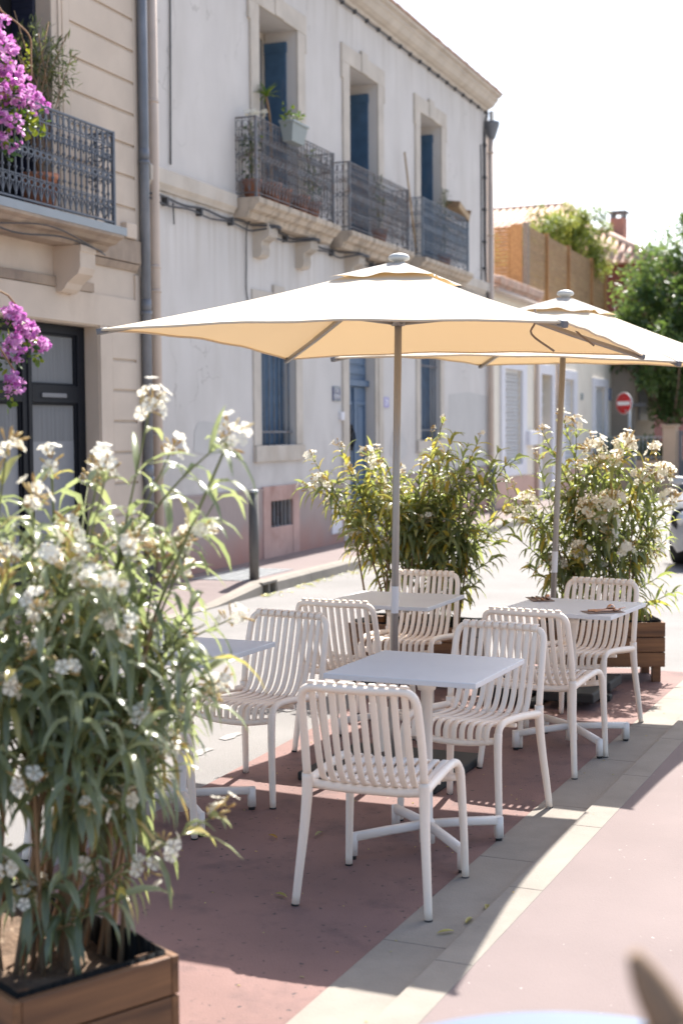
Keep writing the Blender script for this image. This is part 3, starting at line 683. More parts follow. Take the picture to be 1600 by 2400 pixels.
mb = MB(); mb.box(-.01, .09, -3.40, -3.19, 3.645, 3.80); mb.build('junction_box', M['stone_left'], H, .012)
mb = MB(); mb.tube([(.075, -3.0, .2), (.075, -3.0, 9.4)], .052, 12)
for z in (1.2, 2.9, 4.43, 6.2): mb.tube([(.075, -3.0, z), (.075, -3.0, z + .04)], .060, 12); mb.tube([(.075, -3.0, z + .04), (.075, -3.0, z + .16)], .0545, 12)
mb.build('downpipe', M['zinc'], H)
mb = MB(); mb.tube([(.055, -2.76, .15), (.055, -2.76, 9.0)], .055, 12)
for z in (1.65, 3.15, 3.4, 5.1, 6.9): mb.tube([(.055, -2.76, z), (.055, -2.76, z + .035)], .061, 12)
mb.build('downpipe', M['pipe_beige'], H)

# ------------------------------------------------------------------ low cream house further on
H = fthing('cream_house', 'low cream house with white window surrounds and a pink base', 'house')
S0, S1, ZT = 10.66, 24.45, 4.42
W = [(11.72, 13.16, .96, 2.90), (14.90, 15.97, .14, 2.90), (17.3, 18.36, .96, 2.86), (21.02, 22.47, .96, 2.78)]
mb = MB(); wall(mb, S0, S1, -.2, ZT, W, .4); mass(mb, S0, S1, -.2, ZT, 0, 10); mb.face([(0, S0, ZT), (0, S1, ZT), (-10, S1, ZT), (-10, S0, ZT)])
mb.build('wall', M['yellow'], H)
mb = MB()
for a, b_ in ((S0, 11.45), (11.45, 14.77), (16.30, S1)): mb.box(-.01, .02, a + .001, b_, -.1, .71)
mb.build('plinth', M['pink'], H)
for i, (a, b_, z0, z1) in enumerate(W):
    mb = MB(); e = .28 if i in (0, 2, 3) else .2; zb = .74 if i != 1 else .02
    mb.box(-.01, .05, a - e, a, zb, z1 + .22); mb.box(-.01, .05, b_, b_ + e + .1, zb, z1 + .22); mb.box(-.01, .05, a, b_, z1, z1 + .22)
    if i != 1: mb.box(-.01, .05, a, b_, zb, z0)
    if i == 1:
        wn = mb.build('door_surround', M['white_trim'], H, .006)
        mb = MB(); mb.box(-.30, -.25, a + .003, b_ - .003, .15, 2.0); d_ = mb.build('front_door', mat('door_lilac', (.55, .50, .52), .6, .04, 3, bump=.05), H)
        mb = MB(); mb.box(-.30, -.25, a + .003, b_ - .003, 2.02, 2.89); mb.build('fanlight', M['car_glass'], d_)
        mb = MB()
        for z in (2.2, 2.45): mb.box(-.2, -.18, a, b_, z, z + .05)
        mb.build('fanlight_bar', M['white_trim'], d_)
    else:
        wn = mb.build('window', M['white_trim'], H, .006)
        mb = MB(); mb.box(-.36, -.33, a + .003, b_ - .003, z0 + .003, z1 - .003); mb.build('pane', plain('pane_beige_%d' % i, (.33, .27, .235), .5), wn)
        mb = MB(); k = 6; dx = (b_ - a) / k; rows = int((z1 - z0) / .16)
        hz = (z1 - z0 - .08) / rows
        for r_ in range(rows):
            for q in range(k):
                y0 = a + q * dx; zz0 = z0 + .06 + r_ * hz
                mb.tube([(-.06, y0, zz0), (-.06, y0 + dx * .5, zz0 + hz * .5), (-.06, y0, zz0 + hz)], .021, 4, False, 1, False)
                mb.tube([(-.06, y0 + dx, zz0), (-.06, y0 + dx * .5, zz0 + hz * .5), (-.06, y0 + dx, zz0 + hz)], .021, 4, False, 1, False)
        mb.box(-.075, -.045, a, b_, z0 + .03, z0 + .06); mb.box(-.075, -.045, a, b_, z1 - .04, z1 - .01)
        mb.build('grille', M['white'], wn)
for s in (14.40, 16.52):
    mb = MB(); mb.tube([(.06, s, .1), (.06, s, 4.3)], .05, 10); mb.build('downpipe', M['pipe_beige'], H)
mb = MB(); mb.tube(bez([(.1, 23.75, 4.3), (.1, 23.8, 3.4), (.09, 24.0, 2.9), (.08, 24.2, 2.5), (.07, 24.2, 1.5), (.07, 24.2, .1)], 4), .055, 10)
mb.build('downpipe', M['pipe_beige'], H)
mb = MB()
for k in range(19):
    s = S0 + .04 + k * .19
    P = [(.22, s + .09, 4.55), (-.2, s + .09, 4.64), (-.7, s + .09, 4.76)]
    mb.tube(P, [.085, .08, .08], 10, True, 1)
mb.box(-.7, .14, S0 + .01, 14.45, 4.425, 4.48)
mb.build('roof_edge', M['tile_pale'], H)
mb = MB(); mb.tube([(.16, S0, 4.36), (.16, 14.4, 4.34)], .05, 10); mb.build('gutter', M['pipe_beige'], H)
mb = MB(); mb.box(-.01, .14, 13.42, 14.2, 1.345, 1.65); mb.build('mailbox', M['white_trim'], H, .01)
mb = MB(); mb.box(-.01, .02, 23.05, 23.75, 2.45, 2.78); st = mb.build('street_sign', M['sign_street'], H, .005)
mb = MB(); mb.box(.0201, .0215, 23.3, 23.5, 2.68, 2.73); mb.box(.0201, .0215, 23.2, 23.6, 2.60, 2.64); mb.box(.0201, .0215, 23.3, 23.62, 2.50, 2.56); mb.build('lettering', M['white'], st)
mb = MB(); mb.box(-.01, .015, 19.32, 19.58, 2.40, 2.56); mb.build('number_plate', M['box_grey'], H)

# wooden privacy screen on the low house's terrace
T = fthing('privacy_screen', 'brown slatted wooden privacy screen standing on the low roof terrace', 'screen')
P = [14.78, 16.73, 19.11, 22.0, 23.95]
rs = random.Random(2)
for a, b_ in zip(P[:-1], P[1:]):
    mb = MB()
    for k in range(40): mb.box(-.30 + rs.uniform(-.006, .006), -.285, a + .056, b_ - .056, 4.5 + k * .0415, 4.5 + k * .0415 + rs.uniform(.030, .038))
    for q in (.33, .66): mb.box(-.325, -.305, a + (b_ - a) * q - .02, a + (b_ - a) * q + .02, 4.5, 6.15)
    mb.build('cane_panel', M['screen_cane'], T)
for q in P:
    mb = MB(); mb.box(-.34, -.22, q - .055, q + .055, ZT + .002, 6.2); mb.build('post', M['screen_wood'] if q != P[0] else M['planter_grey'], T)
mb = MB()
for k in range(20): mb.box(-4.5, -.62, 14.76, 14.785, 4.5 + k * .082, 4.568 + k * .082)
for q in (-4.4, -3.2, -2.0, -1.3, -.7): mb.box(q, q + .07, 14.787, 14.83, 4.5, 6.14)
mb.box(-.62, -.36, 14.745, 14.785, 4.48, 6.18)
mb.build('slat_panel', M['screen_wood'], T)

# ------------------------------------------------------------------ things on the balconies
def leafcloud(mb, c, rad, n, L, wd, rs, flat=1.0, oval=True, tint=(0, 1), hang=.2, shell=.0):
    for _ in range(n):
        d = V((rs.gauss(0, 1), rs.gauss(0, 1), rs.gauss(0, 1)))
        if d.length < .01: continue
        d.normalize(); r_ = (shell + (1 - shell) * rs.random()) ** .6
        p = V(c) + V((d.x * rad[0], d.y * rad[1], d.z * rad[2])) * r_
        q = (d + V((rs.gauss(0, .6), rs.gauss(0, .6), rs.gauss(0, .6) - hang))).normalized()
        mb.tint = rs.uniform(*tint)
        if oval: mb.oval(p, q, (rs.gauss(0, 1), rs.gauss(0, 1), 1), L * rs.uniform(.7, 1.3), wd * rs.uniform(.7, 1.3))
        else: mb.leaf(p, q, (rs.gauss(0, .4), rs.gauss(0, .4), 1), L * rs.uniform(.7, 1.3), wd * rs.uniform(.8, 1.2), .5, .2, 2)
rs = random.Random(21)
def fobj(o): o.matrix_world = FM @ o.matrix_world; return o
T = fthing('window_box', 'grey plastic window box hung on the nearest balcony rail', 'planter')
mb = MB(); s0, s1 = .02, .50
A = [(.29, s0 + .06, 5.215), (.41, s0 + .06, 5.215), (.41, s1 - .05, 5.215), (.29, s1 - .05, 5.215)]; B = [(.27, s0, 5.45), (.45, s0, 5.45), (.45, s1, 5.45), (.27, s1, 5.45)]
mb.face(A[::-1])
for i in range(4): mb.face([A[i], A[(i + 1) % 4], B[(i + 1) % 4], B[i]])
for x0, x1, y0, y1 in ((.262, .282, s0 - .012, s1 + .012), (.44, .462, s0 - .012, s1 + .012), (.282, .44, s0 - .012, s0 + .01), (.282, .44, s1 - .01, s1 + .012)): mb.box(x0, x1, y0, y1, 5.425, 5.458)
mb.build('trough', M['box_grey'], T, .006)
mb = MB(); mb.face([(.275, s0 + .005, 5.435), (.445, s0 + .005, 5.435), (.445, s1 - .005, 5.435), (.275, s1 - .005, 5.435)]); mb.build('soil', M['soil'], T)
mb = MB()
for q in (s0 + .09, s1 - .09): mb.tube([(.25, q, 5.39), (.262, q, 5.375), (.262, q, 5.30), (.285, q, 5.24)], .005, 5)
mb.build('hook', M['rail_grey'], T)
o = MB()
for c, n in (((.36, .20, 5.53), 26), ((.36, .40, 5.50), 22), ((.34, .06, 5.54), 16)): leafcloud(o, c, (.05, .07, .11), n, .07, .03, rs, tint=(.5, 1))
T = fobj(o.build('herb_plant', M['green'])); tag(T, 'bright green herbs growing in the grey window box', 'plant')
T = fthing('potted_palm', 'thin yucca palm with a spiky head on the nearest balcony', 'plant')
mb = MB(); mb.tube(bez([(.12, .10, 4.7), (.12, .12, 5.2), (.12, .08, 5.5), (.12, -.02, 5.74)], 4), .016, 7); mb.build('stem', M['bark'], T)
mb = MB()
for k in range(26):
    a = rs.random() * 6.28; e = rs.uniform(-.1, 1.2); mb.tint = rs.uniform(.4, .95)
    mb.leaf((.12, -.02, 5.74), (math.cos(a) * math.cos(e), math.sin(a) * math.cos(e), math.sin(e)), (0, 0, 1), rs.uniform(.18, .30), .022, .9, .2, 3)
mb.build('crown', M['green'], T)
mb = MB(); mb.lathe([(.09, 4.44), (.13, 4.68), (.14, 4.68), (.14, 4.72), (.12, 4.72)], (.12, .10, 0), 14); mb.build('pot', M['terracotta'], T)
for q, lab in ((-.42, 'left'), (.95, 'right')):
    pass
def potplant(name, label, n, s, z, flower=None, hgt=.6, lm='green', pot='terracotta', spread=.14, cnt=60, tint=(0, .8)):
    T = fthing(name, label, 'plant', 'potted plants on the balconies')
    mb = MB(); mb.lathe([(.08, z), (.115, z + .2), (.125, z + .2), (.125, z + .23), (.10, z + .23)], (n, s, 0), 14); mb.build('pot', M[pot], T)
    mb = MB()
    for k in range(5): mb.tube(bez([(n, s, z + .2), (n + rs.uniform(-.04, .04), s + rs.uniform(-.06, .06), z + .2 + hgt * .5), (n + rs.uniform(-.06, .06), s + rs.uniform(-spread, spread), z + .2 + hgt)], 3), .006, 5)
    mb.build('stem', M['twig'], T)
    mb = MB(); leafcloud(mb, (n, s, z + .2 + hgt * .55), (.10, spread, hgt * .5), cnt, .075, .032, rs, tint=tint); mb.build('foliage', M[lm], T)
    if flower:
        mb = MB()
        for (fn, fs, fz) in flower:
            for k in range(7):
                mb.tint = .2; mb.flower((fn + rs.uniform(-.04, .04), fs + rs.uniform(-.05, .05), fz + rs.uniform(-.03, .04)), (rs.gauss(0, .5), rs.gauss(0, .5), 1), .032, 5, rs)
        mb.build('flower', M['petal'], T)
    return T
potplant('flowering_plant', 'white flowering plant at the left end of the nearest balcony', .13, -.48, 4.44, [(.13, -.57, 5.42), (.13, -.42, 5.44), (.15, -.16, 5.50)], .72, cnt=90)
potplant('potted_plant', 'yellow green plant behind the right end of the nearest balcony', .13, 1.38, 4.44, None, .70, tint=(.3, 1), cnt=90)
potplant('potted_plant', 'small bright plant peeping over the middle balcony rail', .12, 4.05, 4.44, None, .82, tint=(.5, 1), cnt=40)
potplant('potted_plant', 'slender tall grey green shrub on the farthest balcony', .12, 7.35, 4.44, None, 1.15, 'olive', spread=.28, cnt=80, tint=(0, .6))
for s, lab in ((.42, 'terracotta pot behind the nearest balcony rail under the yucca'), (1.0, 'terracotta pot standing on the right half of the nearest balcony')):
    mb = MB(); mb.lathe([(.08, 4.44), (.12, 4.66), (.13, 4.66), (.13, 4.70), (.11, 4.70)], (.13, s, 0), 14); T = fobj(mb.build('terracotta_pot', M['terracotta'])); tag(T, lab, 'pot', 'terracotta pots on the nearest balcony')
mb = MB(); mb.tube([(.14, 5.75, 4.5), (.13, 5.2, 6.0)], .016, 7); T = fobj(mb.build('broom_stick', M['wood_pale'])); tag(T, 'pale wooden stick leaning behind the farthest balcony rail', 'stick')
T = fthing('wooden_crate', 'tilted wooden crate resting on the farthest balcony rail', 'crate')
mm = Matrix.Translation((.17, 7.98, 5.45)) @ Matrix.Rotation(R(-14), 4, 'X') @ Matrix.Rotation(R(8), 4, 'Y')
mb = MB(); mb.box(-.12, .12, -.32, .30, -.02, .0, mm); mb.box(-.12, -.10, -.32, .30, 0, .08, mm); mb.box(.10, .12, -.32, .30, 0, .08, mm); mb.build('tray', M['wood_pale'], T)
mb = MB(); mb.box(-.12, .12, .30, .32, -.04, .17, mm); mb.build('end_board', M['bark'], T); mb = MB(); mb.box(-.12, .12, -.34, -.32, -.02, .08, mm); mb.build('end_board', M['bark'], T)
# left balcony: olive shrub and bougainvillea
T = fthing('olive_shrub', 'feathery grey green potted shrub on the left balcony', 'shrub')
mb = MB(); mb.lathe([(.12, 3.62), (.17, 3.95), (.18, 3.95), (.18, 4.0), (.15, 4.0)], (.12, -5.0, 0), 16); mb.build('pot', M['terracotta'], T)
mb = MB()
for k in range(14):
    mb.tube(bez([(.12, -5.0, 3.95), (.12 + rs.uniform(-.1, .1), -5.0 + rs.uniform(-.15, .15), 4.5), (.14 + rs.uniform(-.2, .2), -5.0 + rs.uniform(-.42, .42), rs.uniform(4.9, 5.35))], 3), .005, 4)
mb.build('stem', M['bark'], T)
mb = MB(); leafcloud(mb, (.14, -5.0, 4.95), (.2, .40, .42), 620, .075, .016, rs, oval=False, tint=(0, .85), hang=-.3); leafcloud(mb, (.2, -4.72, 4.98), (.15, .16, .3), 120, .08, .02, rs, oval=False, tint=(.6, 1), hang=-.3); mb.build('foliage', M['olive'], T)
T = fthing('bougainvillea', 'magenta bougainvillea hanging over the left balcony rail', 'climbing plant')
mb = MB()
mb.tube(bez([(.45, -7.2, .02), (.5, -7.0, 1.2), (.5, -6.7, 2.6), (.48, -6.4, 3.6), (.45, -6.1, 4.4), (.42, -5.7, 4.6)], 5), [.035] * 26 if False else .025, 8)
mb.tube(bez([(.45, -6.6, 4.6), (.42, -6.2, 5.25), (.4, -5.95, 5.15), (.4, -5.72, 5.11), (.4, -5.54, 5.04), (.4, -5.53, 4.88), (.4, -5.53, 4.7)], 5), .008, 6)
mb.tube(bez([(.5, -6.7, 2.6), (.5, -6.2, 2.85), (.5, -5.8, 2.62), (.5, -5.58, 2.42)], 4), .009, 6)
mb.tube(bez([(.5, -6.7, 2.6), (.5, -6.3, 2.45), (.5, -6.0, 2.2)], 4), .009, 6)
mb.build('stem', M['bark'], T)
BL = [((.42, -5.87, 4.58), (.14, .26, .17), 110), ((.42, -5.50, 4.50), (.09, .14, .10), 36), ((.42, -5.98, 4.84), (.12, .14, .10), 50), ((.42, -6.3, 4.7), (.2, .35, .35), 160), ((.45, -5.98, 4.18), (.12, .17, .18), 60), ((.42, -6.0, 5.05), (.08, .06, .06), 14),
      ((.5, -5.82, 2.56), (.09, .13, .08), 44), ((.5, -5.64, 2.45), (.06, .11, .05), 32), ((.5, -6.02, 2.68), (.08, .10, .08), 40), ((.5, -6.02, 2.40), (.08, .10, .12), 40), ((.5, -6.05, 2.10), (.08, .10, .10), 36)]
mb = MB(); ml = MB()
for c, rad, n in BL:
    for k in range(int(n * 1.2)):
        d = V((rs.gauss(0, 1), rs.gauss(0, 1), rs.gauss(0, 1))).normalized(); r_ = rs.random() ** .4
        p = V(c) + V((d.x * rad[0], d.y * rad[1], d.z * rad[2])) * r_; mb.tint = rs.random()
        [mb.oval(p, d + V((rs.gauss(0, .7), rs.gauss(0, .7), rs.gauss(0, .7))), (rs.gauss(0, 1), rs.gauss(0, 1), 1), .042, .040) for _q in range(3)]
    leafcloud(ml, V(c) + V((-.04, -.02, -.09)), (rad[0], rad[1] * 1.05, rad[2] * 1.1), int(n * .55), .06, .042, rs, tint=(.1, .9))
leafcloud(ml, (.42, -5.62, 4.30), (.10, .32, .10), 60, .06, .045, rs, tint=(.5, 1))
leafcloud(ml, (.36, -5.53, 4.85), (.02, .03, .2), 22, .035, .03, rs, tint=(.95, 1))
mb.build('flower', M['boug'], T); ml.build('foliage', M['green'], T)

# ------------------------------------------------------------------ far background
def hiproof(T, x0, x1, y0, y1, zb, ze, zr, mwall, tiles=True, ov=.5, hip=.8):
    mb = MB(); mb.box(x0, x1, y0, y1, zb, ze); mb.build('wall', mwall, T)
    a, b_, c, d = x0 - ov, x1 + ov, y0 - ov, y1 + ov; h = (b_ - a) / 2; cx = (a + b_) / 2
    r0, r1 = V((cx, c + h * hip, zr)), V((cx, d - h * hip, zr))
    mb = MB(); e = ze - .02
    A, B, Cc, D = V((a, c, e)), V((b_, c, e)), V((b_, d, e)), V((a, d, e))
    mb.face([B, Cc, r1, r0]); mb.face([D, A, r0, r1]); mb.face([A, B, r0]); mb.face([Cc, D, r1])
    mb.face([A, D, Cc, B])
    if tiles:
        # rows of barrel tiles running down the slopes
        def slope(p0, p1, q0, q1, n):
            for i in range(n):
                t = (i + .5) / n; s_ = p0.lerp(p1, t); e_ = q0.lerp(q1, t)
                mb.tube([s_ + V((0, 0, .03)), e_ + V((0, 0, .03))], .09, 6, True)
        n = int((d - c) / .26)
        for (p0, p1, sd) in ((B, Cc, 1), (A, D, -1)):
            L = (p1 - p0).length
            for i in range(n):
                t = (i + .5) / n; y = p0.y + (p1.y - p0.y) * t
                f = min(1, (y - c) / (h * hip), (d - y) / (h * hip)); f = max(f, .02)
                s_ = V((p0.x, y, e)); e_ = V((p0.x + (cx - p0.x) * f, y, e + (zr - e) * f)); mb.tube([s_ + V((0, 0, .03)), e_ + V((0, 0, .03))], .09, 6, True)
        n = int((b_ - a) / .26)
        for i in range(n):
            t = (i + .5) / n; x = a + (b_ - a) * t; f = 1 - abs(2 * t - 1); f = max(f, .02)
            mb.tube([V((x, c, e + .03)), V((x, c + h * hip * f, e + (zr - e) * f + .03))], .09, 6, True)
        for p, q in ((A, r0), (B, r0), (r0, r1), (Cc, r1)): mb.tube([p + V((0, 0, .05)), q + V((0, 0, .05))], .12, 8, True)
    mb.build('roof', M['tile_pale'] if tiles else M['tile'], T)
T = empty('tiled_house', (0, 0, 0), R(90), 'distant house with a long pale red tiled roof beyond the wooden screen', 'house')
hiproof(T, 45.5, 57, 12.9, 27, -.1, 7.5, 9.75, M['pink'], hip=.22)
T = empty('chimney_house', (0, 0, 0), 0, 'distant red house with a small tiled roof and a chimney', 'house')
hiproof(T, -13.2, -9.9, 46.0, 54, -.1, 7.0, 8.2, plain('red_render', (.16, .045, .035), .9))
mb = MB(); mb.box(-11.62, -11.14, 48.6, 49.1, 7.4, 8.84); ch = mb.build('chimney', mat('chimney_brick', (.40, .20, .15), .9, .15, 8), T)
mb = MB(); mb.box(-11.70, -11.06, 48.5, 49.2, 9.02, 9.08)
for x in (-11.61, -11.25):
    for y in (48.62, 49.0): mb.box(x, x + .1, y, y + .08, 8.84, 9.02)
mb.build('chimney_cap', M['zinc'], ch)
T = empty('beige_house', (0, 0, 0), 0, 'shaded beige house wall behind the garden fence', 'house')
mb = MB(); mb.box(-16, -8.6, 39, 41.5, -.1, 3.9); mb.build('wall', M['house_far'], T)
mb = MB(); mb.box(-8.62, -8.56, 39.4, 40.4, 1.9, 3.3); mb.box(-8.9, -8.3, 38.9, 38.98, 2.28, 2.36); mb.build('awning_arm', M['gate'], T)
mb = MB(); mb.box(-10.9, -10.1, 38.97, 39.05, 1.0, 2.6); mb.build('window', M['black'], T)

def tree(name, label, base, trunk_h, rt, crown_c, crown_r, n_cl, leaves, L, wd, m, seed, cat='tree', oval=True, ctint=(.0, 1), squash=1.0):
    rs = random.Random(seed); T = empty(name, base, 0, label, cat)
    mb = MB(); top = V((crown_c[0], crown_c[1], crown_c[2] + crown_r[2] * .2))
    pth = bez([(0, 0, -.05), (rs.uniform(-.1, .1), rs.uniform(-.1, .1), trunk_h * .5), (crown_c[0] * .6, crown_c[1] * .6, trunk_h), top], 4)
    mb.tube(pth, [rt * (1 - .75 * i / (len(pth) - 1)) for i in range(len(pth))], 9)
    cl = []
    for k in range(n_cl):
        d = V((rs.gauss(0, 1), rs.gauss(0, 1), rs.gauss(0, 1))).normalized(); r_ = rs.random() ** .42
        c = V(crown_c) + V((d.x * crown_r[0], d.y * crown_r[1], d.z * crown_r[2])) * r_
        cl.append(c)
        if k % 3 == 0:
            st = V((crown_c[0] * .6, crown_c[1] * .6, trunk_h)); mid = st.lerp(c, .5) + V((rs.uniform(-.2, .2), rs.uniform(-.2, .2), .15))
            mb.tube(bez([st, mid, c], 4), [rt * .35 * (1 - .85 * i / 8) for i in range(9)], 6)
    mb.build('trunk', M['tree_bark'], T)
    mb = MB()
    for c in cl:
        s_ = rs.uniform(.5, 1.1); t0 = rs.uniform(*ctint)
        leafcloud(mb, c, (crown_r[0] * .24 * s_, crown_r[1] * .24 * s_, crown_r[2] * .22 * s_ * squash), int(leaves / n_cl), L, wd, rs, oval=oval, tint=(max(0, t0 - .3), min(1, t0 + .3)), hang=.35)
    mb.build('crown', m, T); return T
tree('evergreen_tree', 'large dark glossy evergreen tree filling the right edge behind the garden wall', (-7.0, 41.2, 0), 2.2, .22, (.35, .2, 4.9), (2.9, 2.4, 3.0), 120, 24000, .15, .075, M['darktree'], 31, ctint=(.1, 1.0))
tree('laurel_tree', 'lower dark evergreen tree overhanging the garden fence', (-8.0, 39.3, 0), 1.6, .14, (.6, -.2, 3.9), (1.8, 1.2, 2.0), 70, 13000, .14, .07, M['darktree'], 32, ctint=(.1, .8))
tree('garden_tree', 'yellow green bushy tree rising behind the wooden screen', (-10.5, 38.2, 0), 4.8, .16, (.2, .0, 6.7), (1.25, 1.4, 1.15), 110, 13000, .13, .045, M['limetree'], 33, oval=False, ctint=(.2, 1))
tree('garden_shrub', 'low yellow green foliage along the near top of the wooden screen', (-11.0, 31.5, 4.43), .9, .05, (.3, .5, 1.55), (.7, 1.6, .42), 24, 2600, .11, .035, M['limetree'], 34, 'shrub', False, (.3, 1))

# garden wall, pillar, gate and fence across the side street
T = empty('garden_wall', (0, 0, 0), 0, 'low rendered garden wall with a grey railing beside the beige pillar', 'wall')
mb = MB(); mb.box(-9.6, -7.33, 36.5, 36.7, -.1, .86); mb.build('wall_base', M['pillar'], T)
mb = MB()
for k in range(22): mb.tube([(-9.55 + k * .105, 36.6, .86), (-9.55 + k * .105, 36.6, 1.48)], .011, 6)
mb.box(-9.6, -7.35, 36.585, 36.615, 1.44, 1.465); mb.box(-9.6, -7.35, 36.585, 36.615, .92, .945); mb.build('railing', M['galv'], T)
mb = MB(); mb.box(-7.33, -7.0, 36.42, 36.78, -.1, 1.72); mb.extrude_profile([(-7.37, 1.72), (-6.96, 1.72), (-6.96, 1.77), (-7.37, 1.77)], 36.38, 36.82); T = mb.build('gate_pillar', M['pillar'], None, .01); tag(T, 'square beige rendered gate pillar at the right edge', 'pillar')
T = empty('metal_gate', (0, 0, 0), 0, 'dark grey metal gate right of the beige pillar', 'gate')
mb = MB(); mb.box(-6.95, -6.87, 36.55, 36.65, 0, 1.62); mb.box(-4.9, -4.82, 36.55, 36.65, 0, 1.62); mb.box(-6.87, -4.9, 36.56, 36.64, .05, .13); mb.box(-6.87, -4.9, 36.56, 36.64, 1.5, 1.58); mb.box(-6.87, -4.9, 36.56, 36.64, .80, .88); mb.build('gate_frame', M['gate'], T)
mb = MB(); mb.box(-6.87, -4.9, 36.59, 36.61, .13, .80); mb.build('board_panel', M['gate'], T)
mb = MB()
for k in range(19): mb.tube([(-6.78 + k * .1, 36.6, .88), (-6.78 + k * .1, 36.6, 1.5)], .012, 6)
mb.build('bar', M['gate'], T)
mb = MB(); rs = random.Random(9)
for k in range(26): leafcloud(mb, (-9.5 + k * .09, 36.95 + rs.uniform(-.05, .1), 1.0 + rs.uniform(-.1, .25)), (.12, .14, .42), 90, .09, .05, rs, tint=(0, .5))
T = mb.build('hedge', M['darktree']); tag(T, 'dark hedge growing behind the grey garden railing', 'hedge')
# no entry sign
T = empty('no_entry_sign', (-8.0, 35.55, 0), R(-32), 'round red no entry sign with a white bar on a grey pole', 'road sign')
mb = MB(); mb.tube([(0, .02, -.05), (0, .02, 2.15)], .035, 10); mb.build('pole', M['galv'], T)
mb = MB(); mb.lathe([(.02, -.02), (.275, -.02), (.275, .0), (.02, .0)], (0, 0, 0), 32); o = mb.build('sign_plate', M['white'], T); o.location = (-.14, -.04, 2.31); o.rotation_euler = (R(90), 0, 0)
pl = o
mb = MB(); mb.lathe([(.01, .001), (.262, .001), (.262, .005), (.01, .005)], (0, 0, 0), 32); mb.build('red_disc', M['sign_red'], pl)
mb = MB(); mb.box(-.215, .215, -.048, .048, .0055, .009); mb.build('white_bar', M['white'], pl)
mb = MB(); mb.box(.06, .11, -.22, -.16, .0055, .0075); mb.build('sticker', M['galv'], pl)
# bollards
def bollard(loc, label, m='bollard', h=.96, r=.052):
    T = empty('bollard', loc, 0, label, 'bollard', 'posts along the far pavement')
    mb = MB(); mb.tube([(0, 0, -.02), (0, 0, h - .03)], r, 14); mb.build('post', M[m], T)
    mb = MB(); mb.lathe([(r, h - .03), (r * 1.04, h - .028), (r * 1.04, h - .008), (r * .8, h), (.005, h + .004)], (0, 0, 0), 14); mb.build('cap', M['galv'] if m == 'bollard' else M['white'], T)
p = fw(1.0 - .07, -2.28, .122); bollard(p, 'weathered grey post at the kerb near the storm drain')
bollard(fw(.9, 7.55, .122), 'dark post standing behind the right oleander on the far pavement', 'gate')
bollard((-7.75, 35.0, 0), 'grey post with a white cap near the garden wall', 'gate', 1.05, .06)

# silver car at the right edge
T = empty('parked_car', (-2.60, 19.3, 0), 0, 'silver car half cut off by the right edge of the picture', 'car')
def loft(mb, secs):
    rings = [[mb.av(p) for p in s] for s in secs]; n = len(rings[0])
    for a, b_ in zip(rings[:-1], rings[1:]):
        for j in range(n - 1): mb.f.append([a[j], b_[j], b_[j + 1], a[j + 1]]); mb.sm.append(True)
    mb.f.append(rings[0][:]); mb.sm.append(False); mb.f.append(rings[-1][::-1]); mb.sm.append(False)
secs = []
for y, hw, zb, zs, zt in ((-2.02, .45, .30, .48, .60), (-1.97, .70, .22, .52, .72), (-1.80, .82, .18, .58, .84), (-1.45, .87, .18, .66, .93), (-.95, .88, .18, .72, 1.0), (.2, .89, .18, .78, .98), (1.4, .88, .18, .8, 1.0), (1.85, .82, .22, .8, 1.02), (2.0, .7, .3, .75, .95)):
    secs.append([(-hw * .9, y, zb), (-hw, y, zb + .12), (-hw, y, zs), (-hw * .94, y, (zs + zt) / 2 + .03), (-hw * .78, y, zt - .02), (0, y, zt + .02), (hw * .78, y, zt - .02), (hw * .94, y, (zs + zt) / 2 + .03), (hw, y, zs), (hw, y, zb + .12), (hw * .9, y, zb)])
mb = MB(); loft(mb, secs); mb.build('body', M['carpaint'], T)
secs = []
for y, hw, zb, zt in ((-.98, .72, .97, 1.0), (-.55, .72, .97, 1.25), (-.1, .68, .97, 1.46), (.8, .66, .97, 1.50), (1.5, .64, .97, 1.40), (1.9, .66, .99, 1.05)):
    secs.append([(-hw, y, zb), (-hw * .84, y, zt - .05), (-hw * .5, y, zt), (hw * .5, y, zt), (hw * .84, y, zt - .05), (hw, y, zb)])
mb = MB(); loft(mb, secs); mb.build('cabin_glass', M['car_glass'], T)
mb = MB(); mb.box(-.5, .5, -.1, 1.5, 1.49, 1.515); mb.build('roof', M['carpaint'], T, .02)
for sg in (-1, 1):
    mb = MB()
    mb.lathe([(.02, 0), (.09, .0), (.10, .03), (.02, .05)], (0, 0, 0), 14); o = mb.build('headlight', M['lamp_glass'], T); o.location = (sg * .62, -1.93, .60); o.rotation_euler = (R(90), 0, R(sg * -30)); o.scale = (1.2, 1, 1)
    mb = MB(); mb.lathe([(.02, 0), (.13, .0), (.14, .02), (.02, .03)], (0, 0, 0), 14); o = mb.build('lamp_housing', M['car_black'], T); o.location = (sg * .64, -1.895, .60); o.rotation_euler = (R(90), 0, R(sg * -30)); o.scale = (1.25, 1.05, 1)
    mb = MB(); mb.box(-.08, .08, -.05, .05, -.05, .05); o = mb.build('mirror', M['carpaint'], T, .03); o.location = (sg * .95, -.62, 1.02)
    for y in (-1.3, 1.25):
        mb = MB(); mb.tube([(sg * .68, y, .29), (sg * .88, y, .29)], .29, 22); wh = mb.build('wheel', M['glide'], T, .02)
        mb = MB(); mb.tube([(sg * .87, y, .29), (sg * .892, y, .29)], .18, 16); mb.build('rim', M['galv'], wh)
mb = MB(); mb.box(-.5, .5, -2.04, -1.98, .24, .42); mb.build('grille', M['car_black'], T)

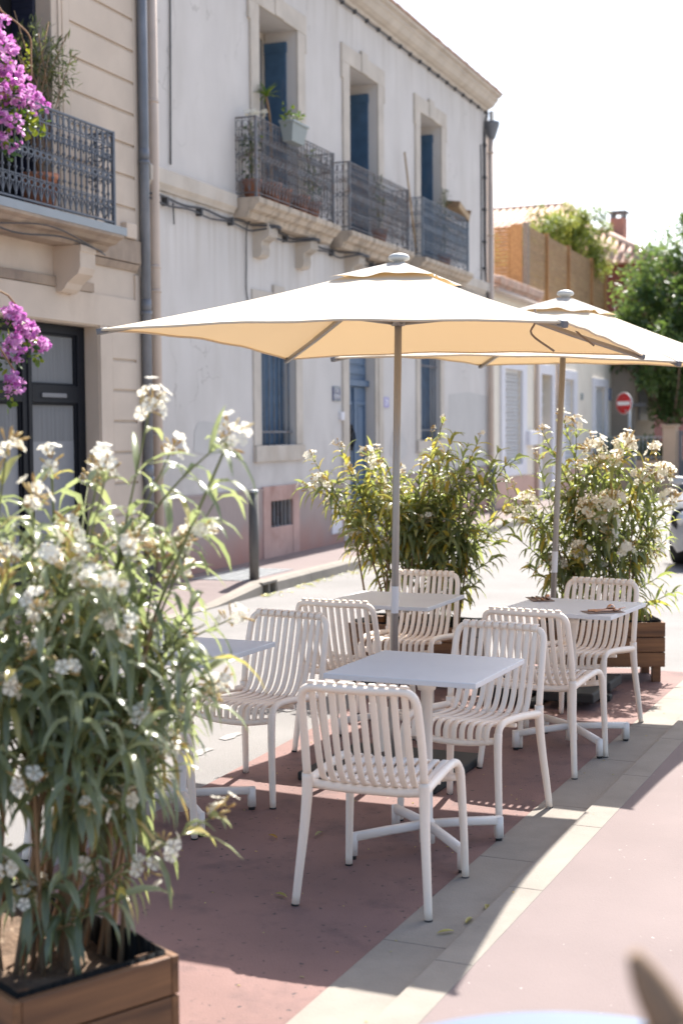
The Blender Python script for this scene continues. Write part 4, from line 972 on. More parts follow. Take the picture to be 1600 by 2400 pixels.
# ------------------------------------------------------------------ chairs
def make_chair():
    T = empty('cafe_chair', (0, 0, 0), 0, 'x', 'chair', 'white slatted resin chairs at the cafe tables')
    # sitter faces +y; feet y -.255 .. .255
    NR = 10; xs = [(-.5 + (i + .5) / NR) * .385 for i in range(NR)]
    def cb(x): return -.014 * (1 - (x / .2) ** 2)            # hollow of the back
    mb = MB()
    for x in xs:
        k = x / .19
        up = bez([(x * 1.0, -.262 + cb(x), .812), (x, -.272 + cb(x), .80), (x, -.262 + cb(x), .76), (x, -.238 + cb(x), .66), (x, -.208 + cb(x), .55), (x, -.186 + cb(x) * .8, .49), (x, -.16 + cb(x) * .5, .452), (x, -.13, .434)], 4)
        mb.sweep(up, .0235, .0135, (1, 0, 0))
    rail = bez([(-.222, -.205, .47), (-.222, -.222, .58), (-.219, -.25, .70), (-.215, -.268, .765), (-.20, -.277, .795), (-.17, -.281, .806), (-.09, -.289, .806), (0, -.293, .806), (.09, -.289, .806), (.17, -.281, .806), (.20, -.277, .795), (.215, -.268, .765), (.219, -.25, .70), (.222, -.222, .58), (.222, -.205, .47)], 4)
    mb.tube(rail, .0155, 10, True)
    for x in xs: mb.sweep([(x, -.288 + .006 * 0 + cb(x) * .0 + (-.0) - .008 * (1 - (x / .2) ** 2), .824), (x, -.276 - .008 * (1 - (x / .2) ** 2), .8265), (x, -.262 - .008 * (1 - (x / .2) ** 2), .822), (x, -.256 + cb(x), .80)], .0265, .009, (1, 0, 0))
    mb.build('backrest', M['chair'], T)
    mb = MB()
    for x in xs:
        dip = -.010 * (1 - (x / .2) ** 2)
        st = bez([(x, -.135, .434), (x, -.08, .436 + dip), (x, .02, .438 + dip), (x, .12, .45 + dip * .7), (x, .185, .457 + dip * .4), (x, .222, .452 + dip * .3), (x, .240, .428), (x, .243, .395), (x, .238, .378)], 4)
        mb.sweep(st, .0235, .0135, (1, 0, 0))
    mb.tube(bez([(-.21, .232, .395), (-.1, .238, .378), (0, .24, .374), (.1, .238, .378), (.21, .232, .395)], 4), .0155, 8)
    mb.tube(bez([(-.222, -.185, .436), (-.12, -.155, .420), (0, -.145, .416), (.12, -.155, .420), (.222, -.185, .436)], 4), .017, 8)
    mb.tube(bez([(-.21, .02, .425), (-.1, .02, .416), (0, .02, .413), (.1, .02, .416), (.21, .02, .425)], 3), .010, 6)
    for sg in (-1, 1):
        mb.tube(bez([(sg * .224, -.205, .44), (sg * .222, -.13, .447), (sg * .22, .0, .458), (sg * .219, .10, .464), (sg * .218, .17, .462), (sg * .220, .212, .448), (sg * .223, .232, .42)], 4), .0165, 9)
    mb.build('seat', M['chair'], T)
    for sg in (-1, 1):
        mb = MB(); p = bez([(sg * .252, -.255, .0), (sg * .240, -.235, .15), (sg * .228, -.215, .30), (sg * .223, -.204, .40), (sg * .222, -.203, .475)], 4)
        mb.tube(p, [.0145 + .006 * min(1, i / 12) for i in range(len(p))], 10)
        lg = mb.build('leg', M['chair'], T); mb = MB(); mb.tube([(sg * .2525, -.2555, -.001), (sg * .252, -.255, .006)], .0152, 10); mb.build('glide', M['glide'], lg)
        mb = MB(); p = bez([(sg * .238, .255, .0), (sg * .234, .252, .15), (sg * .228, .246, .30), (sg * .224, .238, .40), (sg * .222, .230, .425)], 4)
        mb.tube(p, [.0142 + .004 * min(1, i / 12) for i in range(len(p))], 10)
        lg = mb.build('leg', M['chair'], T); mb = MB(); mb.tube([(sg * .238, .255, -.001), (sg * .238, .255, .006)], .0149, 10); mb.build('glide', M['glide'], lg)
    return T
CH = make_chair()
CL = [((-1.985, 4.805), 3, 'nearest slatted white chair with its back to the viewer'),
      ((-3.10, 5.955), 174, 'slatted white chair tucked between the left oleander and the nearest parasol pole, seat towards viewer'),
      ((-3.05, 7.00), 0, 'slatted white chair drawn up to the back left table, its back turned to the viewer'),
      ((-3.15, 8.05), 180, 'slatted white chair facing the viewer behind the back left table under the leafy oleander'),
      ((-2.02, 5.945), 173, 'slatted white chair facing the viewer across the nearest bare table'),
      ((-2.00, 7.00), -5, 'slatted white chair turned away from the viewer in front of the table with cutlery'),
      ((-2.05, 7.97), 171, 'slatted white chair facing the viewer behind the table with cutlery, beside the wooden planter'),
      ((-3.21, 4.86), 1, 'slatted white chair mostly hidden behind the foreground oleander')]
for i, ((x, y), a, lab) in enumerate(CL):
    o = CH if i == 0 else copy_tree(CH)
    o.location = (x, y, .001); o.rotation_euler = (0, 0, R(a)); o['label'] = lab

# ------------------------------------------------------------------ tables
def make_table():
    T = empty('cafe_table', (0, 0, 0), 0, 'x', 'table', 'square white cafe tables')
    h = .316
    mb = MB(); mb.box(-h, h, -h, h, .735, .757); mb.build('tabletop', M['table'], T, .003)
    mb = MB(); mb.lathe([(.032, .03), (.032, .12), (.0235, .13), (.0235, .655), (.036, .66), (.042, .69), (.03, .70)], (0, 0, 0), 18); mb.box(-.13, .13, -.03, .03, .722, .7345); mb.build('column', M['table_metal'], T)
    mb = MB(); mb.box(-.08, .08, -.05, .05, .70, .722); mb.tube(bez([(.06, -.055, .715), (.09, -.06, .70), (.1, -.03, .69)], 3), .006, 6); mb.box(-.095, -.075, -.06, .06, .69, .73); mb.box(.075, .095, -.06, .06, .69, .73); mb.build('tilt_bracket', M['steel'], T)
    for sx in (-1, 1):
        for sy in (-1, 1):
            mb = MB(); d = V((sx, sy, 0)).normalized(); sd = V((-d.y, d.x, 0))
            mb.sweep([d * .02 + V((0, 0, .105)), d * .18 + V((0, 0, .097)), d * .335 + V((0, 0, .086))], .031, .033, sd)
            mb.sweep([d * .325 + V((0, 0, .1025)), d * .326 + V((0, 0, .06)), d * .327 + V((0, 0, .014))], .032, .034, sd)
            a = mb.build('base_arm', M['table_metal'], T)
            mb = MB(); q = d * .327; mb.tube([(q.x, q.y, -.001), (q.x, q.y, .016)], .015, 10); mb.build('glide', M['glide'], a)
    return T
TB = make_table()
TL = [((-2.025, 5.36), 0, 'nearest square white table, bare, in front of the grey parasol pole'),
      ((-3.00, 7.42), 1, 'square white table at the back left, partly sunlit'),
      ((-1.98, 7.45), -4, 'square white table set with cutlery on two napkins'),
      ((-3.205, 5.40), 0, 'square white table mostly hidden behind the foreground oleander')]
for i, ((x, y), a, lab) in enumerate(TL):
    o = TB if i == 0 else copy_tree(TB)
    o.location = (x, y, .001); o.rotation_euler = (0, 0, R(a)); o['label'] = lab
# cutlery on the third table
ZT_ = .7595
def setting(x, y, a, where):
    mm = Matrix.Translation((x, y, ZT_)) @ Matrix.Rotation(R(a), 4, 'Z')
    mb = MB(); mb.box(-.10, .10, -.06, .06, 0, .003, mm); o = mb.build('napkin', M['napkin'], None, .001); tag(o, 'brown folded paper napkin ' + where, 'napkin', 'napkins on the set table')
    m2 = mm @ Matrix.Translation((0, 0, .0036))
    def P(pts): return [m2 @ V(p) for p in pts]
    mb = MB(); mb.tube(P([(-.06, -.03, .004), (.0, -.028, .007), (.05, -.025, .006)]), [.004, .003, .0035], 6, True, 1.4)
    mb.tube(P([(.05, -.025, .006), (.075, -.024, .008)]), .0075, 6, True, 1.4)
    for k in (-1.5, -.5, .5, 1.5): mb.tube(P([(.072, -.024 + k * .0045, .008), (.09, -.024 + k * .005, .014), (.115, -.024 + k * .005, .02)]), .0016, 5)
    o = mb.build('fork', M['copper']); tag(o, 'copper coloured fork on the napkin ' + where, 'fork', 'forks on the set table')
    mb = MB(); mb.tube(P([(-.07, .03, .004), (.0, .03, .006), (.035, .03, .008)]), [.004, .003, .0035], 6, True, 1.4)
    pts = []; 
    for i in range(9): pts.append((.035 + .05 * i / 8, .03, .010 + .006 * math.sin(math.pi * i / 8)))
    mb.tube(P(pts), [max(.002, .017 * math.sin(math.pi * (i + .3) / 8.6)) for i in range(9)], 10, True, 1.0)
    o = mb.build('spoon', M['copper']); tag(o, 'copper coloured spoon on the napkin ' + where, 'spoon', 'spoons on the set table')
    mb = MB(); mb.tube(P([(-.08, .0, .004), (.02, .0, .005), (.1, .002, .004)]), [.005, .005, .003], 6, True, 1.6)
    o = mb.build('knife', M['copper']); tag(o, 'copper coloured knife on the napkin ' + where, 'knife', 'knives on the set table')
setting(-1.765, 7.26, 38, 'near the right corner of the table')
setting(-2.22, 7.67, -60, 'near the back left corner of the table')

# ------------------------------------------------------------------ parasols
def make_parasol(loc, tilt, label, xs_, ys_, zc, apex, ties, base, seed):
    rs = random.Random(seed)
    T = empty('parasol', loc, 0, label, 'parasol', 'square cream parasols over the cafe tables')
    # canopy corners: near-left, near-right, far-right, far-left, each with its own height
    cs = [V((xs_[0], ys_[0], zc[0])), V((xs_[1], ys_[0], zc[1])), V((xs_[2], ys_[1], zc[2])), V((xs_[3], ys_[1], zc[3]))]
    top = V((tilt[0], tilt[1], apex))
    mb = MB(); NR_, NS = 12, 18; ctr = sum(cs, V()) / 4
    for i in range(4):
        a, b_ = cs[i], cs[(i + 1) % 4]; grid = []
        for r_ in range(NR_ + 1):
            t = .10 + .90 * r_ / NR_; row = []
            for s_ in range(NS + 1):
                u = s_ / NS; e = a.lerp(b_, u); q = 4 * u * (1 - u)
                inward = (ctr - e); inward.z = 0; inward.normalize()
                e = e + inward * (.045 * q) + V((0, 0, .028 * q))
                p = top.lerp(e, t); p.z -= .035 * q * math.sin(math.pi * t) * .6
                p.z -= .02 * math.sin(math.pi * t)
                p.z += .0035 * math.sin(u * 23 + seed) * q * t
                row.append(mb.av(p))
            grid.append(row)
        for r_ in range(NR_):
            for s_ in range(NS):
                mb.f.append([grid[r_][s_], grid[r_ + 1][s_], grid[r_ + 1][s_ + 1], grid[r_][s_ + 1]]); mb.sm.append(True)
    can = mb.build('canopy', M['canvas'], T)
    mb = MB()
    for i in range(4):
        a, b_ = cs[i], cs[(i + 1) % 4]; pts = []
        for s_ in range(NS + 1):
            u = s_ / NS; e = a.lerp(b_, u); q = 4 * u * (1 - u); inw = (ctr - e); inw.z = 0; inw.normalize()
            e = e + inw * (.045 * q) + V((0, 0, .028 * q)); e.z += .0035 * math.sin(u * 23 + seed) * q
            pts.append(e + V((0, 0, -.004)))
        mb.tube(pts, .006, 5)
    mb.build('hem', M['canvas'], can)
    # wind vent: small loose square over the top
    mb = MB(); vs = [top + (c - top) * .245 for c in cs]; vt = top + V((0, 0, .010)); NV = 22
    for i in range(4):
        a, b_ = vs[i], vs[(i + 1) % 4]; grid = []
        for r_ in range(7):
            t = .12 + .88 * r_ / 6; row = []
            for s_ in range(NV + 1):
                u = s_ / NV; e = a.lerp(b_, u) + V((0, 0, .006)); q = 4 * u * (1 - u)
                inw = top - e; inw.z = 0; inw.normalize(); e = e + inw * .05 * q
                wv = math.sin(u * 15 + i * 2.1 + seed) * .5 + math.sin(u * 9 + i * 1.3 + seed * 2) * .6
                e.z += .013 * wv * math.sin(math.pi * u) ** .5 + .012 * q
                p = vt.lerp(e, t); row.append(mb.av(p))
            grid.append(row)
        for r_ in range(6):
            for s_ in range(NV):
                mb.f.append([grid[r_][s_], grid[r_ + 1][s_], grid[r_ + 1][s_ + 1], grid[r_][s_ + 1]]); mb.sm.append(True)
    mb.build('wind_vent', M['canvas_vent'], can)
    mb = MB()
    for i in range(4):
        d = (cs[i] - top); mb.sweep([top + d * .04 + V((0, 0, -.02)), top + d * .35 + V((0, 0, -.028)), top + d * .7 + V((0, 0, -.022)), top + d * 1.005 + V((0, 0, -.010))], .020, .024, V((-d.y, d.x, 0)))
    ribm = mb
    for i in range(4):
        mb = MB(); d = (cs[i] - top); sd = V((-d.y, d.x, 0))
        mb.sweep([top + d * .04 + V((0, 0, -.02)), top + d * .35 + V((0, 0, -.040)), top + d * .7 + V((0, 0, -.032)), top + d * 1.0 + V((0, 0, -.014))], .020, .026, sd)
        rb = mb.build('rib', M['pole'], T)
        mb = MB(); mb.sweep([top + d * .975 + V((0, 0, -.012)), top + d * 1.008 + V((0, 0, -.010))], .023, .026, sd); mb.build('end_cap', M['gate'], rb)
        mb = MB(); run = V((tilt[0] * .88, tilt[1] * .88, apex - .29)); mb.tube([run + d.normalized() * .03, top + d * .42 + V((0, 0, -.055))], .008, 6); mb.build('strut', M['pole'], rb)
    mb = MB(); q = V((tilt[0], tilt[1], apex)); mb.tube([(0, 0, .02), (tilt[0] * .5, tilt[1] * .5, apex * .5), q + V((0, 0, -.01))], .0185, 16); pol = mb.build('pole', M['pole'], T)
    mb = MB()
    def at(zz): k = zz / apex; return V((tilt[0] * k, tilt[1] * k, zz))
    mb.tube([at(.80), at(.935)], .0192, 16, False); mb.build('sticker', M['paper'], pol)
    mb = MB(); mb.tube([at(apex - .31), at(apex - .24)], .034, 14); mb.tube([at(apex - .06), at(apex - .01)], .036, 14); mb.build('hub', M['pole'], T)
    mb = MB(); mb.lathe([(.03, .0), (.03, .022), (.046, .024), (.053, .030), (.053, .040), (.046, .050), (.030, .057), (.012, .060), (.003, .0605)], (tilt[0], tilt[1], apex - .014), 22); mb.build('finial', M['cap'], T)
    for tpts, on in ties:
        mb = MB(); mb.tube(bez(tpts, 4), .0055, 5); mb.build('tie_strap', M['cord'], can)
    if base == 0:
        mb = MB(); mb.box(-.36, .36, -.36, .36, 0, .045); bs = mb.build('base_plate', M['glide'], T, .01)
    else:
        mb = MB(); mb.box(-.40, .40, -.035, .035, .005, .045); mb.box(-.035, .035, -.40, .40, .0055, .0455)
        mb.box(-.38, -.05, -.38, -.05, .047, .11); mb.box(.05, .38, -.38, -.05, .047, .11); mb.box(-.38, -.05, .05, .38, .047, .11); mb.box(.05, .38, .05, .38, .047, .11); bs = mb.build('base_plate', M['glide'], T, .012)
    mb = MB(); mb.tube([(0, 0, .04), at(.36)], .026, 14); mb.build('base_tube', M['pole'], bs)
    return T
def loc_(pts, L): return [V(p) - V(L) for p in pts]
L1 = V((-2.655, 6.545, 0)); L2 = V((-2.47, 8.75, 0))
make_parasol(L1, (.041, .011), 'nearer square cream parasol, its canopy spanning the middle of the picture', (-1.02, 1.155, 1.015, -1.095), (-1.025, 1.055), (2.183, 2.138, 2.104, 2.138), 2.535,
             [(loc_([(-1.887, 6.43, 2.27), (-1.887, 6.43, 2.206), (-1.90, 6.42, 2.152), (-1.803, 6.459, 2.073)], L1), 0), (loc_([(-1.80, 6.80, 2.22), (-1.785, 6.803, 2.181), (-1.708, 6.833, 2.114)], L1), 0)], 0, 1)
make_parasol(L2, (.09, .03), 'farther square cream parasol on a slightly leaning pole, cut by the right edge', (-1.03, 1.0, 1.17, -.80), (-1.03, 1.02), (2.143, 2.067, 2.09, 2.172), 2.535,
             [(loc_([(-2.42, 8.98, 2.462), (-2.28, 8.75, 2.40), (-2.16, 8.60, 2.345), (-2.10, 8.50, 2.31)], L2), 0), (loc_([(-1.95, 8.75, 2.235), (-1.86, 8.80, 2.250), (-1.72, 8.95, 2.20), (-1.60, 9.1, 2.165)], L2), 0)], 1, 5)

# ------------------------------------------------------------------ planters
def planter(loc, rz, label, Lx, Ly, weath=False):
    T = empty('wooden_planter', loc, rz, label, 'planter', 'wooden planters round the cafe terrace')
    hx, hy = Lx / 2, Ly / 2; t = .022
    for k in range(3):
        z0 = .105 + k * .102; z1 = z0 + .097
        for nm, x0, x1, y0, y1, m in (('board', -hx, hx, -hy, -hy + t, 'planter_x'), ('board', -hx, hx, hy - t, hy, 'planter_x'), ('board', -hx, -hx + t, -hy + t + .001, hy - t - .001, 'planter_y'), ('board', hx - t, hx, -hy + t + .001, hy - t - .001, 'planter_grey' if weath else 'planter_y')):
            mb = MB(); mb.box(x0, x1, y0, y1, z0, z1); mb.build(nm, M[m], T, .003)
    for sx in (-1, 1):
        for sy in (-1, 1):
            mb = MB(); x0 = sx * (hx - t - .002); y0 = sy * (hy - t - .002); mb.box(min(x0, x0 - sx * .055), max(x0, x0 - sx * .055), min(y0, y0 - sy * .055), max(y0, y0 - sy * .055), 0, .40); mb.build('leg', M['planter_x'], T)
    mb = MB(); a, b_ = hx - t - .06, hy - t - .06
    a, b_ = hx - t - .004, hy - t - .004
    for k in range(40):
        p0 = k / 40; 
    zt = .425
    N = 14
    for (p, q) in (((-a, -b_), (a, -b_)), ((a, -b_), (a, b_)), ((a, b_), (-a, b_)), ((-a, b_), (-a, -b_))):
        for i in range(N):
            x0, y0 = p[0] + (q[0] - p[0]) * i / N, p[1] + (q[1] - p[1]) * i / N; x1, y1 = p[0] + (q[0] - p[0]) * (i + 1) / N, p[1] + (q[1] - p[1]) * (i + 1) / N
            za = zt - .006 + .012 * mnoise.noise(V((x0 * 7, y0 * 7, 3 + loc[0]))); zb = zt - .006 + .012 * mnoise.noise(V((x1 * 7, y1 * 7, 3 + loc[0])))
            mb.face([(x0, y0, .13), (x1, y1, .13), (x1, y1, zb), (x0, y0, za)], True)
    mb.build('liner', M['liner'], T, 0, .004)
    mb = MB(); NX, NY = 26, 14; g_ = []
    for i in range(NX + 1):
        row = []
        for j in range(NY + 1):
            x, y = -a + 2 * a * i / NX, -b_ + 2 * b_ * j / NY
            z = .335 + .03 * mnoise.noise(V((x * 9, y * 9, loc[0]))) + .015 * mnoise.noise(V((x * 30, y * 30, loc[1])))
            row.append(mb.av((x, y, z)))
        g_.append(row)
    for i in range(NX):
        for j in range(NY): mb.f.append([g_[i][j], g_[i + 1][j], g_[i + 1][j + 1], g_[i][j + 1]]); mb.sm.append(True)
    mb.build('soil', M['soil'], T); return T
planter((-2.31, 3.0, 0), R(-24.8), 'brown wooden planter in the lower left foreground', .90, .46)
planter((-3.47, 9.02, 0), 0, 'wooden planter with a weathered grey end behind the back left chair', .82, .5, True)
planter((-2.36, 9.58, 0), R(24.1), 'brown wooden planter at the right end of the terrace', .82, .45)

# ------------------------------------------------------------------ oleanders
def oleander(label, base, rz, tips, Lleaf, wleaf, seed, px, py, yellow=.18, fl=.8, extra=0, dens=1.0, drooping=.9, flr=.019, zsoil=.33, lowleaf=.35, lm='leaf'):
    rs = random.Random(seed)
    T = empty('oleander', base, rz, label, 'shrub', 'white flowering oleanders in the planters')
    st = MB(); tw = MB(); lf = MB(); fr = []
    for ti, (tx, ty, tz, fc) in enumerate(tips):
        tip = V((tx, ty, tz)); b0 = V((max(-px, min(px, tx * .35 + rs.uniform(-.1, .1))), max(-py, min(py, ty * .35 + rs.uniform(-.06, .06))), zsoil - .03))
        hgt = tz - b0.z; mid = b0.lerp(tip, .5) + V((-tx * .12 + rs.uniform(-.05, .05), -ty * .12 + rs.uniform(-.05, .05), hgt * .14))
        pth = bez([b0, b0.lerp(mid, .55) + V((rs.uniform(-.02, .02), rs.uniform(-.02, .02), .04)), mid, tip], 8); n = len(pth)
        r0 = rs.uniform(.006, .010)
        st.tube(pth[:int(n * .72)], [r0 * (1 - .6 * i / n) for i in range(int(n * .72))], 6)
        tw.tube(pth[int(n * .72) - 1:], [max(.0022, r0 * (1 - .6 * i / n) * .8) for i in range(int(n * .72) - 1, n)], 6)
        # side shoots
        shoots = [(pth, lowleaf)]
        for k in range(3 + extra):
            i0 = int(n * rs.uniform(.42, .82)); p0 = pth[i0]; d = (pth[min(i0 + 1, n - 1)] - p0).normalized()
            o = V((rs.gauss(0, 1), rs.gauss(0, 1), .2)).normalized(); e = p0 + (d * .55 + o * .6) * rs.uniform(.16, .40) * (hgt / 1.1)
            sp = bez([p0, p0.lerp(e, .5) + V((0, 0, .03)), e], 6); tw.tube(sp, [.0042 - .0022 * i / 12 for i in range(len(sp))], 5); shoots.append((sp, .1))
            if rs.random() < fl * .45: cluster(fr, e, (sp[-1] - sp[-2]).normalized(), rs.randint(2, 5), flr, rs)
        for sp, f0 in shoots:
            ln = sum((sp[i + 1] - sp[i]).length for i in range(len(sp) - 1)); step = .040 / dens; dist = f0 * ln; a0 = rs.random() * 6.28; acc = 0; i = 0
            branch_y = rs.random() < yellow
            while dist < ln - .01:
                while i < len(sp) - 2 and acc + (sp[i + 1] - sp[i]).length < dist: acc += (sp[i + 1] - sp[i]).length; i += 1
                seg = (sp[i + 1] - sp[i]); p = sp[i] + seg.normalized() * (dist - acc); d = seg.normalized()
                s_ = d.orthogonal().normalized(); u_ = d.cross(s_); fr_ = dist / ln; a0 += 1.05
                for q in range(3):
                    if rs.random() < .12: continue
                    a = a0 + q * 2.094 + rs.uniform(-.25, .25); out = s_ * math.cos(a) + u_ * math.sin(a)
                    opn = .55 + .95 * (1 - fr_) + rs.uniform(-.2, .3)
                    dd = d * math.cos(opn) + out * math.sin(opn)
                    r_ = rs.random()
                    if branch_y: lf.tint = rs.uniform(.72, 1.0) if r_ < .5 else rs.uniform(.45, .78)
                    elif r_ < yellow * .35: lf.tint = rs.uniform(.8, 1)
                    elif fr_ > .88: lf.tint = rs.uniform(.5, .72)
                    else: lf.tint = rs.uniform(.05, .58)
                    L = Lleaf * rs.uniform(.65, 1.2) * (.6 if fr_ > .93 else 1)
                    lf.leaf(p, dd, d + V((0, 0, .3)), L, wleaf * rs.uniform(.75, 1.15), drooping * rs.uniform(.6, 2.0) * (1.5 - fr_ * .8), .22, 4)
                dist += step * rs.uniform(.8, 1.35)
        if fc: cluster(fr, tip, (pth[-1] - pth[-3]).normalized(), fc, flr, rs)
    st.build('stem', M['bark'], T); tw.build('twig', M['twig'], T); lf.build('foliage', M[lm], T)
    for q in sorted(fr, key=lambda q: -len(q.f))[:98]: q.build('flower_cluster', M['petal'], T)
    return T
def cluster(fr, p, d, n, r, rs):
    fl_ = fr; fr = MB(); fl_.append(fr); R_ = r * (1.0 + .42 * n ** .5)
    for k in range(n):
        o = V((rs.gauss(0, 1), rs.gauss(0, 1), rs.gauss(0, .8) + .2)).normalized(); c = V(p) + d * rs.uniform(-.01, .04) + o * R_ * rs.uniform(.55, 1.0)
        fr.tint = rs.uniform(0, .55); fr.flower(c, (o + d * .4 + V((0, 0, .2))), r * rs.uniform(.8, 1.2), 5, rs)
    for k in range(int(n * .8) + 8):
        o = V((rs.gauss(0, 1), rs.gauss(0, 1), rs.gauss(0, .8) + .2)).normalized(); c = V(p) + d * rs.uniform(-.02, .03) + o * R_ * .25; e = c + (o * .8 + d * .4).normalized() * R_ * rs.uniform(.6, 1.15)
        fr.tint = rs.uniform(.66, 1.0); fr.tube([c, c.lerp(e, .35), c.lerp(e, .75), e], [.0015, .0018, r * .20, r * .07], 5)

# tips are (sideways, depth, height, flowers) in metres from each planter's middle
rs = random.Random(77)
def dp_(): return rs.uniform(-.26, .26)
tipsA = [(.385, .05, 1.78, 11), (.60, -.05, 1.70, 9), (.43, .1, 1.66, 4), (.235, dp_(), 1.63, 6), (.29, dp_(), 1.61, 5), (.05, dp_(), 1.67, 7), (.10, dp_(), 1.62, 5), (.13, dp_(), 1.56, 5), (-.04, dp_(), 1.66, 6),
         (.17, dp_(), 1.47, 5), (.33, dp_(), 1.45, 4), (.37, dp_(), 1.43, 5), (.46, dp_(), 1.42, 5), (.21, -.15, 1.40, 9), (.27, -.2, 1.36, 8), (.05, -.2, 1.34, 5), (.50, -.12, 1.16, 0), (.46, .2, 1.22, 0), (.53, .05, 1.02, 5), (.36, -.25, 1.22, 3),
         (-.15, dp_(), 1.7, 6), (-.25, dp_(), 1.55, 5), (-.35, dp_(), 1.6, 5), (-.2, -.2, 1.3, 4), (.10, -.3, 1.15, 2), (.25, -.3, 1.08, 2), (.40, -.28, 1.0, 2), (0, -.3, 1.1, 3), (.56, -.10, .74, 4), (.20, -.22, .62, 0), (.34, -.2, .56, 0), (.02, -.28, .72, 0), (.48, .12, .98, 2), (-.1, .2, 1.5, 4), (.3, .25, 1.3, 3), (.52, .0, 1.30, 0), (.50, -.05, 1.22, 0), (.56, .05, 1.12, 2), (.48, .1, 1.05, 0), (.42, -.1, .9, 0)]
oleander('blurred white flowering oleander filling the left foreground', (-2.31, 3.0, 0), R(24.1), tipsA, .17, .0225, 101, .36, .17, .08, 1.5, 1, .43, 2.3, .0195, .33, .50, 'leaf_pale')
tipsB = [(-.70, .0, 1.51, 6), (-.53, .1, 1.60, 3), (-.66, -.1, 1.37, 9), (-.34, .0, 1.55, 8), (-.27, -.1, 1.47, 6), (-.45, .1, 1.44, 3), (-.12, .1, 1.42, 3), (-.20, -.12, 1.30, 2), (-.42, -.1, 1.15, 0), (-.30, .0, .95, 5)]
oleander('yellow leaved oleander with faded blooms left of the grey parasol pole', (-3.47, 9.02, 0), R(24.1), tipsB, .165, .026, 102, .34, .2, .85, .6, 1, .78, 1.8, .024, .33, .45)
tipsC = [(.10, .0, 1.70, 1), (.18, .1, 1.76, 1), (.25, -.1, 1.70, 0), (.43, .0, 1.67, 1), (.36, .12, 1.62, 0), (.55, .0, 1.56, 0), (.61, -.1, 1.50, 0), (.02, -.1, 1.50, 1), (.30, -.15, 1.45, 0), (.15, -.18, 1.35, 0), (.48, -.15, 1.30, 0), (.60, .05, 1.06, 0), (.54, -.1, .86, 0), (.42, -.15, .70, 0), (.0, -.2, 1.10, 1), (-.1, .12, 1.30, 1), (.22, .2, 1.5, 0), (.66, .1, 1.22, 0), (.35, -.2, 1.1, 0), (.12, -.2, 1.0, 0)]
oleander('tall dark green oleander with few blooms right of the grey parasol pole', (-3.47, 9.02, 0), R(24.1), tipsC, .165, .027, 103, .34, .2, .30, .12, 1, .64, 1.9, .018, .33, .34)
tipsD = [(-.39, .0, 1.70, 1), (-.23, .05, 1.77, 2), (-.16, .1, 1.72, 4), (-.06, .0, 1.57, 14), (.14, .0, 1.58, 15), (.20, .05, 1.63, 3), (.32, -.05, 1.55, 4), (.41, .0, 1.40, 11), (.43, -.1, 1.22, 11), (.22, -.15, 1.38, 9), (-.12, -.18, 1.18, 15), (.03, -.2, 1.23, 14), (.0, -.2, 1.10, 10), (-.17, -.2, .90, 8), (.12, -.2, .91, 7),
         (-.50, -.05, 1.21, 6), (-.57, .05, 1.30, 1), (-.60, -.1, 1.0, 0), (-.50, -.1, .78, 0), (-.40, .1, 1.5, 1), (.46, -.1, .74, 0), (.54, .0, .60, 0), (.50, .1, .95, 0), (.30, .15, 1.3, 3), (-.3, .15, 1.3, 0), (.35, -.15, 1.0, 0), (-.30, -.15, .95, 0)]
oleander('oleander covered in white blooms beside the farther parasol pole', (-2.36, 9.58, 0), R(24.1), [(a, b - (.14 if c > 3 else 0), z, int(c * 1.5)) for a, b, z, c in tipsD], .160, .026, 104, .34, .18, .24, .25, 1, .64, 1.8, .030, .33, .36)

# ------------------------------------------------------------------ foreground edge
T = empty('bistro_table', (-.47, 1.86, .028), 0, 'round pale blue metal table top cut off by the bottom edge', 'table')
mb = MB(); mb.lathe([(.02, .705), (.405, .705), (.42, .712), (.42, .722), (.41, .727), (.01, .727)], (0, 0, 0), 48); mb.build('tabletop', M['table_blue'], T)
mb = MB(); mb.tube([(0, 0, .02), (0, 0, .704)], .03, 14); mb.build('column', M['table_blue'], T)
mb = MB(); mb.lathe([(.02, .0), (.23, .0), (.23, .015), (.05, .04), (.02, .04)], (0, 0, 0), 30); mb.build('base_plate', M['table_blue'], T)
T = empty('pruned_tree', (-.08, 1.22, .028), 0, 'blurred brown pruned trunk with a cut branch at the lower right corner', 'tree')
mb = MB(); mb.tube(bez([(0, 0, -.03), (-.02, .0, .4), (-.06, -.01, .8), (-.115, -.025, 1.08), (-.142, -.032, 1.19)], 5), [.045 - .012 * i / 20 for i in range(21)], 12)
mb.build('trunk', M['tree_bark'], T)
mb = MB(); mb.tube(bez([(-.125, -.028, 1.13), (-.150, -.036, 1.19), (-.168, -.042, 1.225), (-.178, -.046, 1.248)], 4), [.021 - .015 * (i / 12) ** 2 for i in range(13)], 10); mb.build('cut_branch', M['tree_bark'], T)
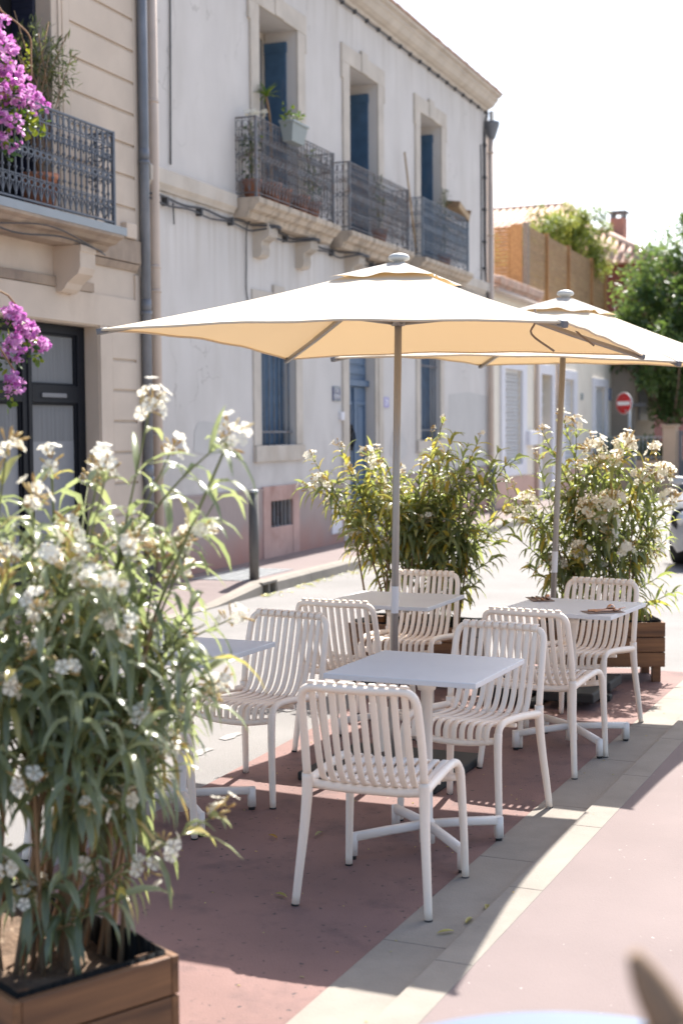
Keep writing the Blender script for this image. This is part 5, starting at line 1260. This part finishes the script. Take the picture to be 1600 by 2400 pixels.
mb = MB(); mb.tube(bez([(-.100, -.025, 1.10), (-.114, -.012, 1.21), (-.106, -.004, 1.30), (-.075, .0, 1.42), (.0, .02, 2.0)], 4), [.022 - .006 * i / 16 for i in range(17)], 10); mb.build('branch', M['tree_bark'], T)

# ------------------------------------------------------------------ fallen leaves
rs = random.Random(5)
LV = [((-1.60, 4.49), .79, 'curled yellow leaf on the stone strip, nearest to the viewer'), ((-1.585, 4.64), .79, 'brown dry leaf on the stone strip, middle of the three'), ((-1.58, 4.79), .79, 'dry leaf on the stone strip, farthest of the three'), ((-2.338, 4.605), .79, 'yellow leaf on the red paving beside the nearest chair leg'), ((-2.515, 5.40), .66, 'pale green leaf on the red paving near the parasol shadow edge'), ((-2.705, 5.27), 1.0, 'rusty brown scrap on the shaded red paving')]
for (x, y), t, lab in LV:
    mb = MB(); mb.tint = t; a = rs.random() * 6.28; mb.leaf((0, 0, .006), (math.cos(a), math.sin(a), .12), (0, 0, 1), .065, .018, .35, .3, 4); o = mb.build('fallen_leaf', M['leaf']); o.location = (x, y, .003); tag(o, lab, 'leaf', 'dry leaves fallen on the terrace')
mb = MB()
for k in range(150):
    s = rs.uniform(-2.7, 1.4) if k < 110 else rs.uniform(1.4, 9); n = 1.16 + abs(rs.gauss(0, .10)); a = rs.random() * 6.28; mb.tint = rs.uniform(.55, .95); p = fw(n, s, .0)
    mb.leaf((p.x, p.y, .001), (math.cos(a), math.sin(a), .1), (0, 0, 1), rs.uniform(.03, .08), .022, .3, .3, 2)
o = mb.build('leaf_litter', M['leaf']); o['kind'] = 'stuff'
mb = MB()
for k in range(160):
    x = rs.uniform(tl(6), -1.45); y = rs.uniform(3.2, 9.6); a = rs.random() * 6.28; mb.tint = rs.uniform(.7, 1); L = rs.uniform(.006, .018)
    z = .002 if x < -1.8 else (.0045 if x < -1.552 else .0315)
    mb.leaf((x, y, z), (math.cos(a), math.sin(a), .1), (0, 0, 1), L, L * .5, .3, .2, 2)
o = mb.build('crumb_litter', M['leaf']); o['kind'] = 'stuff'
